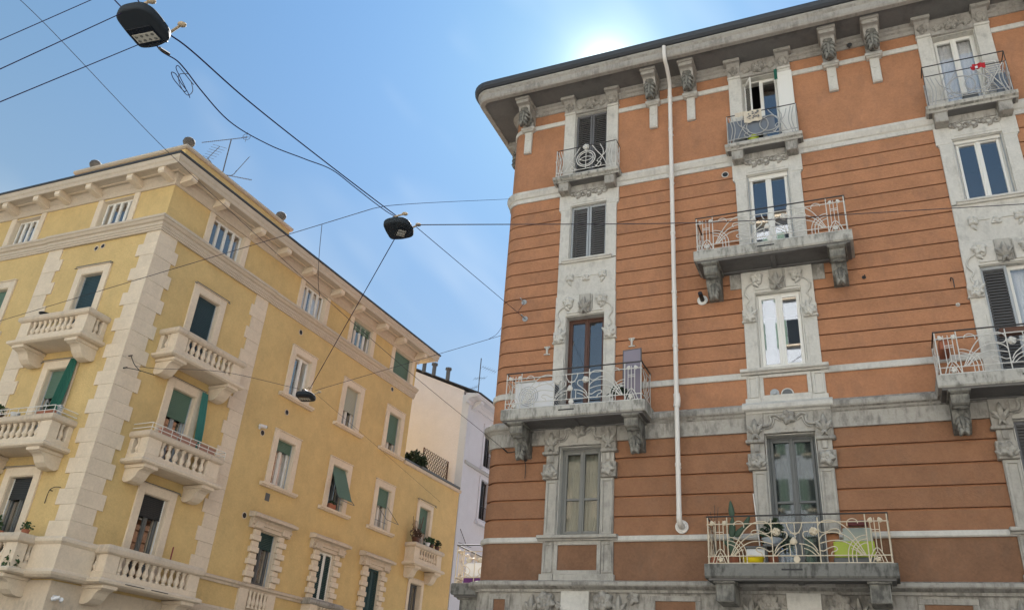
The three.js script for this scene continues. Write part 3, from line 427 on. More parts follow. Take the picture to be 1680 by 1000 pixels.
// ---- windows of the orange building, from the bottom up in each bay
const wO = (x, y, h, o) => makeWindow(OB, x, y, 0, 0, { w: o.w || 1.16, h, reveal: M.stone, ...o });
wO(XA, 6.07, 2.34, { frame: M.beigeFrame, curtain: 'beige', transom: 0.42, set: -0.2, fw: 0.09, dull: 1 });
wO(XA, 9.26, 3.04, { frame: M.wood, set: -0.24, fw: 0.07 });
wO(XA, 14.16, 1.94, { w: 1.14, shutter: { frame: M.greyPaint, pitch: 0.078, z: -0.07, mat: std(0.125, 0.12, 0.115, 0.6) }, frame: M.greyPaint });
wO(XA, 17.02, 2.68, { w: 1.06, shutter: { pitch: 0.078, z: -0.08, mat: std(0.10, 0.095, 0.09, 0.6) }, frame: M.greyPaint });
wO(XB, 5.22, 3.19, { frame: M.slateFrame, curtain: 'grey', transom: 0.5, set: -0.22, fw: 0.08, dull: 1 });
wO(XB, 10.13, 2.17, { set: -0.12, fw: 0.06, stile: 0.085 });
wO(XB, 13.32, 2.78, { w: 1.14, set: -0.12, fw: 0.06, stile: 0.075, blind: { drop: 0.045, mat: M.whitePaint, z: -0.06 } });
{ const g = wO(XB, 17.02, 2.68, { w: 1.06, set: -0.2, open: [1, 0] });
  const leaf = (name, ang, x, w) => { const l = group(name, g, x, 0, -0.17, ang); return l; };
  const L = mesh('open_casement', [bx(0, 0.06, 0.05, 2.55, 0, 0.04), bx(0.38, 0.44, 0.05, 2.55, 0, 0.04), bx(0.06, 0.38, 0.05, 0.5, 0, 0.04), bx(0.06, 0.38, 2.48, 2.55, 0, 0.04)], M.whitePaint, g); L.position.set(-0.46, 0, -0.18); L.rotation.y = -1.0;
  const Pn = mesh('pane', bx(0.05, 0.39, 0.45, 2.5, 0.018, 0.022, 0), M.pane, g); Pn.position.copy(L.position); Pn.rotation.copy(L.rotation);
  mesh('folded_shutter', [bx(0.5, 0.94, 0.02, 2.55, 0.11, 0.145), ...frameStrips(0.54, 0.9, 0.1, 2.48, 0.06, 0.145, 0.155)], M.whitePaint, g); }
wO(XC, 6.07, 2.34, { frame: M.darkFrame, set: -0.14, shutter: { pitch: 0.07, z: -0.06 } });
wO(XC, 9.26, 3.04, { set: -0.16, shutter: { sides: [-1], pitch: 0.075, z: -0.06, frame: M.greyPaint }, curtain: 'white', curtainSides: [1] });
wO(XC, 14.16, 1.94, { w: 1.14, set: -0.14, fw: 0.07, blind: { drop: 0.04, mat: M.whitePaint, z: -0.06 } });
wO(XC, 17.02, 2.68, { w: 1.06, set: -0.2, curtain: 'white' });
// ---- ironwork
const RI = 1.12;
const ironTube = (p, r = 0.011) => tube(p.map(q => [(q[0] - 800) * 0.00258, (490 - q[1]) * 0.00268, 0]), r * RI, p.length * 3, 5);
const railBig = (() => {
  const H = [], both2 = (p, r) => { H.push(ironTube(p, r)); H.push(ironTube(p.map(q => [1600 - q[0], q[1]]), r)); };
  const X = (px) => (px - 800) * 0.00258, Y = (py) => (490 - py) * 0.00268;
  const bar = (px0, py0, px1, py1, r = 0.011) => { H.push(rod([X(px0), Y(py0), 0], [X(px1), Y(py1), 0], r * RI)); H.push(rod([X(1600 - px0), Y(py0), 0], [X(1600 - px1), Y(py1), 0], r * RI)); };
  bar(72, 487, 800, 487, 0.013); bar(72, 430, 800, 430, 0.012); bar(72, 168, 800, 168, 0.012);
  bar(76, 490, 76, 112, 0.014); bar(242, 490, 242, 112, 0.012); bar(612, 490, 612, 130, 0.012); H.push(rod([0, Y(168), 0], [0, Y(490), 0], 0.009));
  for (const x of [140, 175, 208]) bar(x, 400, x, 140, 0.009); bar(136, 234, 210, 234, 0.009); bar(136, 252, 210, 252, 0.009);
  both2([[110, 487], [140, 410], [176, 372], [212, 410], [240, 487]]); both2([[138, 487], [156, 430], [176, 402], [196, 430], [216, 487]], 0.009);
  for (const r of [155, 125, 95]) { const p = []; for (let k = 0; k <= 7; k++) { const a = k / 7 * Math.PI / 2; p.push([242 + Math.sin(a) * r, 430 - Math.cos(a) * r]); } p.push([242 + r, 487]); both2(p, 0.010); }
  both2([[262, 432], [320, 320], [400, 210], [480, 160], [570, 158], [610, 195], [602, 240], [560, 250], [505, 225], [455, 226], [440, 248], [452, 268]]);
  both2([[270, 432], [345, 330], [430, 265], [520, 250], [590, 275], [612, 310]]); both2([[282, 432], [360, 355], [450, 315], [540, 318], [605, 335]]); both2([[294, 432], [330, 395], [372, 378]], 0.009);
  both2([[384, 200], [380, 165], [342, 145], [305, 160], [300, 182]], 0.010);
  both2([[525, 428], [520, 405], [490, 395], [476, 378], [492, 362], [540, 372], [585, 395], [612, 388]]);
  both2([[618, 430], [660, 375], [715, 345], [772, 335]], 0.012); both2([[640, 430], [690, 390], [735, 372]], 0.009); bar(752, 430, 752, 345, 0.009);
  both2([[690, 238], [730, 245], [735, 280], [700, 312], [655, 350], [628, 395]]);
  both2([[738, 170], [745, 205], [770, 245], [800, 262]]); bar(760, 250, 800, 250, 0.009);
  const fl = []; for (const s of [650, 950]) fl.push(join([disc(X(s), Y(240), 0.0, 0.088, 0.02, 14), ...flower(X(s), Y(240), 0.012, 0.085, 4)]));
  fl.push(lobe(X(785), Y(345), 0, 0.17, 0.15, 0.025, 0), join([disc(X(800), Y(458), 0, 0.055, 0.024, 12), ring(X(800), Y(458), 0, 0.06, 0.012, 14)]));
  for (const s of [178, 1422]) fl.push(join([disc(X(s), Y(460), 0, 0.05, 0.02, 8), ...flower(X(s), Y(460), 0.01, 0.06, 5)]));
  for (const s of [122, 212, 1388, 1478]) fl.push(lobe(X(s), Y(178), 0, 0.12, 0.1, 0.018, s % 4 ? 0.4 : -0.4));
  return { iron: join(H), flowers: fl, hand: rod([-1.9, 1.035, 0], [1.9, 1.035, 0], 0.018, 6) };
})();
const railSide = (d) => { const H = [], fl = []; H.push(rod([0, 0.01, 0], [0, 0.01, d], 0.012), rod([0, 0.16, 0], [0, 0.16, d], 0.012), rod([0, 0.86, 0], [0, 0.86, d], 0.012), rod([0, 0, 0.05], [0, 1.03, 0.05], 0.012), rod([0, 0, d / 2], [0, 0.86, d / 2], 0.009));
  for (const s of [-1, 1]) { H.push(tube([[0, 0.16, d / 2 + s * 0.04], [0, 0.4, d / 2 + s * 0.34 * d], [0, 0.62, d / 2 + s * 0.16 * d], [0, 0.82, d / 2 + s * 0.36 * d]], 0.01)); H.push(tube([[0, 0.16, d / 2 + s * 0.2], [0, 0.34, d / 2 + s * 0.1], [0, 0.55, d / 2 + s * 0.3]], 0.009)); fl.push(ball(0, 0.62, d / 2 + s * 0.16 * d, 0.015, 0.07, 0.07)); }
  return { iron: join(H), flowers: fl, hand: rod([0, 1.035, 0], [0, 1.035, d], 0.018, 6) }; };
const side96 = railSide(0.9), side45 = railSide(0.42);
const slabBig = (y) => [prism([[0, y - 0.3], [0.93, y - 0.3], [0.96, y - 0.26], [0.96, y - 0.02], [0.94, y], [0, y]], -1.97, 1.97)];
const coffer = (y) => [bx(-1.9, 1.9, y - 0.35, y - 0.3, 0.78, 0.9), bx(-1.9, 1.9, y - 0.35, y - 0.3, 0.02, 0.14), bx(-1.9, -1.78, y - 0.35, y - 0.3, 0.14, 0.78), bx(1.78, 1.9, y - 0.35, y - 0.3, 0.14, 0.78), bx(-0.06, 0.06, y - 0.35, y - 0.3, 0.14, 0.78)];
const bracketBig = join([prism([[0, 0], [0.86, 0], [0.86, -0.1], [0.8, -0.13], [0.76, -0.3], [0.7, -0.33], [0.5, -0.36], [0.42, -0.5], [0.34, -0.62], [0.22, -0.72], [0.1, -0.78], [0, -0.8]], -0.18, 0.18), bx(-0.23, 0.23, -0.09, 0, 0, 0.9, 0.02)]);
const bracketCarve = join([...acanthus(0, -0.42, 0.36, 0.5, 0.4), ball(0, -0.36, 0.62, 0.17, 0.05, 0.06), ...[-1, 1].map(s => lobe(s * 0.1, -0.55, 0.24, 0.3, 0.16, 0.07, Math.PI - s * 0.5)), lobe(0, -0.5, 0.3, 0.34, 0.2, 0.08, Math.PI)]);
function bigBalcony(parent, x, z, ry, y, mat, opt = {}) {
  const g = group('balcony', parent, x, 0, z, ry);
  mesh('slab', slabBig(y), opt.plain ? M.slabDark : M.slab, g); mesh('slab_coffer', coffer(y), M.soffit, g); mesh('slab_shade_sheet', bx(-1.9, 1.9, y - 0.312, y - 0.298, 0.01, 0.91, 0), M.soffit, g);  // added dark sheet under the slab: grime, plus underside shade put into its colour
  mesh('drain_slot', bx(-0.33, 0.1, y - 0.15, y - 0.115, 0.955, 0.965, 0), M.black, g);
  const r = mesh('railing', railBig.iron, mat, g); r.position.set(0, y, 0.92); for (const q of railBig.flowers) { const f = mesh('railing_flower', q, mat, g); f.position.set(0, y, 0.92); } const h = mesh('handrail', railBig.hand, M.ironDark, g); h.position.set(0, y, 0.92);
  for (const s of [-1, 1]) { const p = [['side_railing', side96.iron, mat], ...side96.flowers.map(q => ['railing_flower', q, mat]), ['handrail', side96.hand, M.ironDark]]; for (const q of p) { const m = mesh(q[0], q[1], q[2], g); m.position.set(s * 1.885, y, 0.02); } }
  for (const s of [-1, 1]) {
    if (opt.plain) { mesh('bracket', [bx(s * 1.57 - 0.2, s * 1.57 + 0.2, y - 0.78, y - 0.35, 0, 0.8, 0.02), bx(s * 1.57 - 0.24, s * 1.57 + 0.24, y - 0.4, y - 0.302, 0, 0.86, 0.02)], M.sooty, g); continue; }
    const b = mesh('bracket', bracketBig, M.sooty, g); b.position.set(s * 1.57, y - 0.302, 0); const c = mesh('bracket_carving', bracketCarve, M.sooty, g); c.position.set(s * 1.57, y - 0.302, 0);
  }
  return g;
}
bigBalcony(OB, XA, 0, 0, 9.24, M.iron); bigBalcony(OB, XB, 0, 0, 13.3, M.iron); bigBalcony(OB, XC, 0, 0, 9.24, M.iron); bigBalcony(OB, XB, 0, 0, 5.22, M.ironRust, { plain: 1 });
bigBalcony(OB, CX - CR - 0.02, -3.1, -Math.PI / 2, 5.12, M.ironRust, { plain: 1 }).scale.z = 1.28;
mesh('stone_apron', bx(-1.2, 1.2, 12.5, 12.97, 0, 0.03), M.stoneDirty, OB).position.x = XB;
const rod0 = rod, tube0 = tube, ring0 = ring;
// small top-floor balconies
const railSmall = (kind) => {
  const H = [], w = 0.96, rod = (a, b, r) => rod0(a, b, r * 1.35), tube = (p, r) => tube0(p, r * 1.35), ring = (x, y, z, r, t, n) => ring0(x, y, z, r, t * 1.3, n); H.push(rod([-w, 0.02, 0], [w, 0.02, 0], 0.011), rod([-w, 0.14, 0], [w, 0.14, 0], 0.01), rod([-w, 0, 0], [-w, 1, 0], 0.013), rod([w, 0, 0], [w, 1, 0], 0.013));
  if (kind === 0) { H.push(ring(0, 0.52, 0, 0.3, 0.014, 26), ring(0, 0.52, 0, 0.24, 0.012, 24), rod([0, 0.14, 0], [0, 0.9, 0], 0.009), tube([[-0.22, 0.52, 0], [0, 0.6, 0], [0.22, 0.52, 0], [0, 0.44, 0], [-0.22, 0.52, 0]], 0.01)); }
  else H.push(ring(-0.12, 0.5, 0, 0.3, 0.013, 22), ring(0.22, 0.5, 0, 0.27, 0.012, 22));
  for (const s of [-1, 1]) { for (const k of [0.9, 0.82]) H.push(tube([[s * k, 0.02, 0], [s * (k - 0.08), 0.5, 0], [s * k, 0.95, 0]], 0.011)); H.push(tube([[s * 0.32, 0.14, 0], [s * 0.5, 0.4, 0], [s * 0.56, 0.7, 0], [s * 0.45, 0.98, 0]], 0.011), tube([[s * 0.68, 0.14, 0], [s * 0.55, 0.45, 0], [s * 0.34, 0.75, 0], [s * 0.2, 0.98, 0]], 0.011), tube([[s * 0.3, 0.2, 0], [s * 0.42, 0.12, 0], [s * 0.5, 0.25, 0], [s * 0.36, 0.35, 0], [s * 0.62, 0.62, 0], [s * 0.7, 0.9, 0]], 0.010)); }
  return join(H);
};
for (const [x, kind, mat, extra] of [[XA, 0, M.iron, 0], [XB, 1, M.ironGrey, 0], [XC, 1, M.ironGrey, 0.34]]) {
  const g = group('small_balcony', OB, x, 0, 0), y = 17.0;
  mesh('slab', prism([[0, y - 0.17], [0.38, y - 0.17], [0.41, y - 0.13], [0.48, y - 0.1], [0.5, y - 0.02], [0.48, y], [0, y]], -1.06, 1.06), M.slab, g);
  for (const s of [-1, 1]) mesh('bracket', [bx(s * 0.74 - 0.16, s * 0.74 + 0.16, y - 0.5, y - 0.17, 0.04, 0.38, 0.02), bx(s * 0.74 - 0.18, s * 0.74 + 0.18, y - 0.21, y - 0.169, 0.04, 0.41, 0.01)], M.stoneDirty, g);
  mesh('under_panel', bx(-0.55, 0.55, y - 0.4, y - 0.17, 0.03, 0.1), M.stoneDirty, g); mesh('slab_shade_sheet', bx(-1.0, 1.0, y - 0.182, y - 0.168, 0.02, 0.37, 0), M.soffit, g);  // same dark sheet below the small slab, shade and grime in one colour
  const r = mesh('railing', railSmall(kind), mat, g); r.position.set(0, y, 0.45);
  mesh('handrail', [rod([-0.97, y + 1.01 + extra, 0.45], [0.97, y + 1.01 + extra, 0.45], 0.016), rod([-0.97, y + 1.01 + extra, 0.03], [-0.97, y + 1.01 + extra, 0.45], 0.014), rod([0.97, y + 1.01 + extra, 0.03], [0.97, y + 1.01 + extra, 0.45], 0.014), ...(extra ? [rod([-0.97, y + 1.01, 0.45], [0.97, y + 1.01, 0.45], 0.013), rod([-0.97, y, 0.45], [-0.97, y + 1.35, 0.45], 0.013), rod([0.97, y, 0.45], [0.97, y + 1.35, 0.45], 0.013)] : [])], M.ironDark, g);
  for (const s of [-1, 1]) { const m = mesh('side_railing', side45.iron, mat, g); m.position.set(s * 0.96, y, 0.03); }
  if (kind === 0) mesh('railing_flower', [...flower(0, y + 0.95, 0.46, 0.1, 5), disc(0, y + 0.95, 0.45, 0.06, 0.03)], mat, g);
}
// downspout with its collars and the elbow under the eaves
{
  const g = group('downspout', OB, -4.36, 0, 0), z = 0.31;
  mesh('pipe', [rod([0, 6.4, z], [0, 19.4, z], 0.062, 12), tube([[0, 19.35, z], [0, 19.6, z + 0.01], [0.03, 19.75, z + 0.12], [0.06, 20.0, z + 0.6], [0.06, 20.15, z + 0.9], [0.06, 20.55, z + 0.97]], 0.06, 30, 10)], M.spout, g);
  const cap = []; for (const y of [18.1, 16.3, 14.4, 12.5, 10.9, 9.3, 7.7, 19.35]) mesh('collar', [rod([0, y - 0.04, z], [0, y + 0.04, z], 0.075, 12), bx(-0.02, 0.02, y - 0.02, y + 0.02, 0, z)], M.spout, g);
  mesh('pipe_joint', [tube([[0, 9.55, z], [0.015, 9.4, z], [0, 9.2, z]], 0.085, 10, 10)], M.spout, g);
  mesh('wall_rosette', [tube([[0, 6.55, z], [0, 6.36, z], [0, 6.27, z - 0.08], [0, 6.25, 0.02]], 0.068, 16, 10), disc(0, 6.25, 0.03, 0.16, 0.05, 20), ring(0, 6.25, 0.05, 0.1, 0.03)], M.spout, g);
}
// small fixtures on the orange wall
for (const [x, y] of [[-8.1, 11.29], [-5.62, 11.27]]) mesh('iron_wall_tie', [bx(x - 0.09, x + 0.09, y + 0.1, y + 0.13, 0, 0.05), bx(x - 0.09, x + 0.09, y - 0.13, y - 0.1, 0, 0.05), bx(x - 0.025, x + 0.025, y - 0.1, y + 0.1, 0, 0.06), ...[-1, 1].map(s => rod([x + s * 0.07, y + 0.1, 0.03], [x, y + 0.02, 0.04], 0.014))], M.stone, OB);
mesh('flue_rose', [disc(-3.66, 12.3, 0.02, 0.14, 0.03, 20)], M.whitePaint, OB); mesh('flue_pipe', [rod([-3.66, 12.3, 0.02], [-3.66, 12.36, 0.34], 0.06, 12)], M.black, OB);
mesh('vent_hole', [disc(-2.87, 16.3, 0.006, 0.085, 0.012, 16)], M.black, OB); mesh('vent_rim', [ring(-2.87, 16.3, 0.012, 0.09, 0.014)], M.stone, OB);
mesh('wall_hook', [tube([[2.3, 12.02, 0], [2.3, 12.02, 0.16], [2.33, 11.95, 0.2], [2.33, 11.72, 0.2]], 0.014)], M.ironDark, OB); mesh('wall_hook', [rod([0.4, 12.4, 0], [0.42, 12.36, 0.2], 0.016), disc(0.4, 12.4, 0.01, 0.05, 0.02, 10)], M.ironDark, OB); mesh('wall_hook', [rod([2.35, 11.35, 0], [2.35, 11.33, 0.12], 0.02), disc(2.35, 11.35, 0.01, 0.05, 0.02, 8)], M.stone, OB);
mesh('wall_hook', [tube([[-8.55, 8.12, 0], [-8.55, 8.12, 0.14], [-8.5, 7.95, 0.12], [-8.52, 7.6, 0.06]], 0.01), disc(-8.55, 8.12, 0.01, 0.045, 0.03, 8)], M.ironDark, OB);
for (const [x, y] of [[-8.86, 12.41], [-8.93, 12.97]]) mesh('cable_anchor', [disc(x, y, 0.012, 0.085, 0.024, 12), rod([x, y, 0], [x - 0.05, y + 0.06, 0.2], 0.018)], M.greyPaint, OB);
mesh('cable_anchor', [rod([-9.1, 8.36, 0], [-9.16, 8.42, 0.2], 0.02), tube([[-9.1, 8.36, 0.03], [-8.9, 8.36, 0.05], [-8.6, 8.4, 0.04], [-8.4, 8.39, 0.05]], 0.012)], M.ironDark, OB);
// ================================================================ YELLOW BUILDING (origin at its street corner; local x along the left face, z outward)
const YB = thing('apartment_building', 'yellow plastered corner apartment building with cream quoins and stone baluster balconies', 'building', -11.1417, 0, -22.38, -24.37 * D2R);
const TR = 86.77 * D2R; // turn of the side-street face
const RU = (u, off = 0) => [u * Math.cos(TR) + off * Math.sin(TR), -u * Math.sin(TR) + off * Math.cos(TR)];
const LW = -14, RW = 15, RL = 20.06;
const yPath = (ur, ul) => [RU(ur), [0, 0], [ul, 0]];
const pathR = (u1, u0) => [RU(u1), RU(u0)], pathL = (x1, x0) => [[x1, 0], [x0, 0]];
const FR = (u, off = 0) => { const p = RU(u, off); return [p[0], p[1], TR]; }, FL = (x, off = 0) => [x, off, 0];
const YLc = -2.38, YRc = 2.49, COLS = [7.46, 10.7, 13.85];
const hy = { R: [], L: [], RLow: [] };
for (const [f, c] of [['R', YRc], ['L', YLc]]) for (const [y0, y1] of [[11.05, 13.55], [7.75, 10.28], [4.5, 7.0]]) hy[f].push([c - 0.47, c + 0.47, y0, y1]);
for (const c of COLS) { hy.R.push([c - 0.47, c + 0.47, 11.9, 13.55], [c - 0.47, c + 0.47, 8.62, 10.28], [c - 0.45, c + 0.45, 5.3, 7.03]); }
hy.R.push([1.82, 3.32, 15.27, 16.45], [6.7, 8.08, 15.27, 16.45], [9.97, 11.35, 15.27, 16.45], [13.14, 14.56, 15.27, 16.45]);
hy.L.push([-3.04, -1.66, 15.27, 16.4], [-7.2, -5.96, 15.27, 16.4], [-11.4, -10.1, 15.27, 16.4]);
for (const c of [-6.62, -10.7]) for (const [y0, y1] of [[11.9, 13.55], [8.62, 10.28], [5.3, 7.03]]) hy.L.push([c - 0.45, c + 0.45, y0, y1]);
hy.RLow = [[16.68, 17.62, 7.8, 10.28], [16.62, 17.6, 4.6, 7.0]];
const inR = (g) => { g.rotateY(TR); return g; };
mesh('wall', plate([[LW, 4.2], [0, 4.2], [0, 16.9], [LW, 16.9]], hy.L, -0.4, 0), M.yellow, YB, [0, 0]);
mesh('wall', inR(plate([[0.42, 4.2], [RW, 4.2], [RW, 16.9], [0.42, 16.9]], hy.R, -0.4, 0)), M.yellow, YB, [0.4, 0]);
mesh('wall', inR(plate([[0.002, 4.2], [0.42, 4.2], [0.42, 16.9], [0.002, 16.9]], [], -0.03, -0.0005)), M.yellow, YB, [0.4, 0]);
mesh('wall', inR(plate([[RW, 4.2], [RL, 4.2], [RL, 11.8], [RW, 11.8]], hy.RLow, -0.4, 0)), M.yellow, YB, [0.4, 0]);
mesh('ground_floor_wall', [sweep(yPath(RL, LW), [[-0.4, 0], [0.05, 0], [0.05, 4.2], [-0.4, 4.2]])], M.creamDirty, YB);
mesh('wall', inR(bx(RW - 0.3, RW, 11.2, 16.9, -9, -0.41, 0)), M.yellow, YB); mesh('wall', inR(bx(RL - 0.3, RL, 0, 11.8, -9, -0.41, 0)), M.yellow, YB); mesh('wall', bx(LW, LW + 0.3, 0, 16.9, -12, -0.41, 0), M.yellow, YB);
mesh('wall', [bx(LW, -6, 0, 16.9, -12.3, -12, 0), inR(bx(0.5, RL, 0, 11.4, -9.3, -9, 0)), inR(bx(9, RW, 11.4, 16.9, -9.3, -9, 0))], M.yellow, YB);
// flat roofs
{ const P = []; const q = (a, b, c, d) => P.push(...a, ...b, ...c, ...a, ...c, ...d), p = (u, o, y) => { const k = RU(u, o); return [k[0], y, k[1]]; };
  q(p(RW + 0.6, 0.55, 17.2), [0.55, 17.2, 0.55], [0.55 - 7, 18.9, -7], p(RW + 0.6, -7, 18.9)); q([0.55, 17.2, 0.55], [LW, 17.2, 0.55], [LW, 18.9, -7], [-6.45, 18.9, -7]); q([-6.45, 18.9, -7], [LW, 18.9, -7], [LW, 17.0, -13], [0, 17.0, -16]); q(p(RW + 0.6, -7, 18.9), [-6.45, 18.9, -7], [0, 17, -16], p(RW + 0.6, -9.6, 17));
  const g = new THREE.BufferGeometry(); g.setAttribute('position', new THREE.Float32BufferAttribute(P, 3)); g.computeVertexNormals(); mesh('roof', g, M.tile, YB);
  mesh('terrace_floor', inR(bx(RW, RL, 11.3, 11.4, -9, -0.41, 0)), M.creamDirty, YB); }
// eaves
mesh('eaves', sweep(yPath(RW + 0.75, LW), [[-0.35, 16.83], [0.56, 16.83], [0.6, 16.79], [0.64, 16.8], [0.66, 16.9], [0.7, 16.95], [0.72, 17.08], [-0.35, 17.2]]), M.eave, YB);
mesh('gutter', sweep(yPath(RW + 0.8, LW), [[0.66, 17.085], [0.74, 17.085], [0.76, 17.1], [0.76, 17.15], [0.66, 17.15]]), M.gutter, YB);
mesh('eaves_moulding', sweep(yPath(RW + 0.1, LW), [[-0.01, 16.48], [0.05, 16.48], [0.07, 16.55], [0.08, 16.66], [0.13, 16.72], [0.16, 16.83], [-0.01, 16.83]]), M.eave, YB);
mesh('eaves_coffer', sweep(yPath(RW + 0.5, LW), [[0.26, 16.805], [0.32, 16.805], [0.32, 16.832], [0.26, 16.832]]), M.cream, YB);
{ const b = join([prism([[0.08, 16.83], [0.6, 16.83], [0.6, 16.66], [0.55, 16.61], [0.08, 16.57]], -0.12, 0.12), bx(-0.14, 0.14, 16.79, 16.828, 0.1, 0.62, 0.006)]);
  for (const u of [0.2, 1.68, 3.52, 4.95, 6.46, 8.28, 9.72, 11.54, 13.0, 14.76]) { const [x, z, r] = FR(u); const m = mesh('eaves_bracket', b, M.cream, YB); m.position.set(x, 0, z); m.rotation.y = r; }
  for (const u of [-0.12, -1.46, -3.28, -4.72, -5.74, -7.26, -8.7, -10.2, -11.7]) { const m = mesh('eaves_bracket', b, M.cream, YB); m.position.set(u, 0, 0); } }
// raised corner parapet with its ball finials
mesh('corner_parapet', sweep([RU(5.3, 0.02), RU(0, 0.02).map((v, i) => [0.02, 0.02][i]), [-4.95, 0.02]], [[-0.3, 17.1], [0.0, 17.1], [0.0, 17.92], [-0.3, 17.92]]), M.yellow, YB);
mesh('parapet_cap', sweep([RU(5.38), [0, 0], [-5.03, 0]], [[-0.38, 17.92], [0.07, 17.92], [0.12, 17.96], [0.12, 18.03], [0.06, 18.06], [-0.38, 18.06]]), M.eave, YB);
{ const f = new THREE.LatheGeometry([[0, 0], [0.2, 0], [0.2, 0.05], [0.1, 0.09], [0.08, 0.14], [0.2, 0.22], [0.25, 0.33], [0.22, 0.45], [0.13, 0.53], [0, 0.55]].map(p => new THREE.Vector2(...p)), 18);
  for (const p of [[-4.4, -0.14], [-0.15, -0.14], RU(4.85, -0.14)]) { const m = mesh('ball_finial', f, M.finial, YB); m.scale.setScalar(0.82); m.position.set(p[0], 18.06, p[1]); }
}
// string courses
const prStr = [[-0.01, 14.74], [0.05, 14.74], [0.05, 14.8], [0.075, 14.81], [0.075, 14.88], [0.1, 14.89], [0.1, 15.0], [0.16, 15.02], [0.2, 15.09], [0.24, 15.11], [0.24, 15.19], [0.1, 15.27], [-0.01, 15.27]];
mesh('string_course', sweep([RU(5.15), [0, 0], [-4.92, 0]], prStr.map(p => [p[0] + 0.035, p[1]])), M.eave, YB);
mesh('string_course', sweep(pathR(RW + 0.06, 5.15), prStr), M.eave, YB); mesh('string_course', sweep(pathL(-4.92, LW), prStr), M.eave, YB);
const prLow = [[-0.01, 5.1], [0.05, 5.1], [0.07, 5.17], [0.13, 5.2], [0.14, 5.26], [0.06, 5.3], [-0.01, 5.3]], prLow2 = [[-0.01, 4.2], [0.08, 4.2], [0.1, 4.36], [0.06, 4.43], [-0.01, 4.43]];
mesh('string_course', sweep(pathR(RW + 0.02, 4.3), prLow), M.creamDirty, YB); mesh('string_course', sweep(pathR(RW + 0.02, 4.3), prLow2), M.creamDirty, YB);
mesh('string_course', sweep(pathL(-4.2, LW), prLow), M.creamDirty, YB); mesh('string_course', sweep(pathL(-4.2, LW), prLow2), M.creamDirty, YB);
mesh('parapet_coping', sweep(pathR(RL + 0.05, RW - 0.02), [[-0.35, 11.72], [0.05, 11.72], [0.1, 11.76], [0.1, 11.86], [-0.35, 11.88]]), M.creamDirty, YB);
mesh('parapet_railing', [inR(bx(15.05, 16.3, 11.9, 11.98, -0.1, 0.02)), inR(rod([15.1, 12.0, -0.05], [20, 12.0, -0.05], 0.02)), inR(bx(16.4, 20, 11.9, 12.0, -0.25, 0.08))], M.darkFrame, YB);
// quoins: one block each, wide and narrow in turn
{ const H = 0.4295, top = 14.74;
  for (let k = 0; k < 22; k++) { const y1 = top - k * H, y0 = y1 - H + 0.006, wide = k % 2 === 1, d = wide ? 0.045 : 0.04;
    if (y0 < 5.25) break;
    mesh('quoin_block', sweep([RU(wide ? 0.83 : 0.66), [0, 0], [wide ? -0.73 : -0.54, 0]], [[-0.005, y0], [d, y0], [d, y1], [-0.005, y1]]), M.cream, YB);
    const a = mesh('quoin_block', sweep(pathR(5.06, wide ? 4.31 : 4.45), [[-0.005, y0], [d - 0.01, y0], [d - 0.01, y1], [-0.005, y1]]), M.cream, YB);
    mesh('quoin_block', sweep(pathL(wide ? -4.02 : -4.2, -4.84), [[-0.005, y0], [d - 0.01, y0], [d - 0.01, y1], [-0.005, y1]]), M.cream, YB); } }
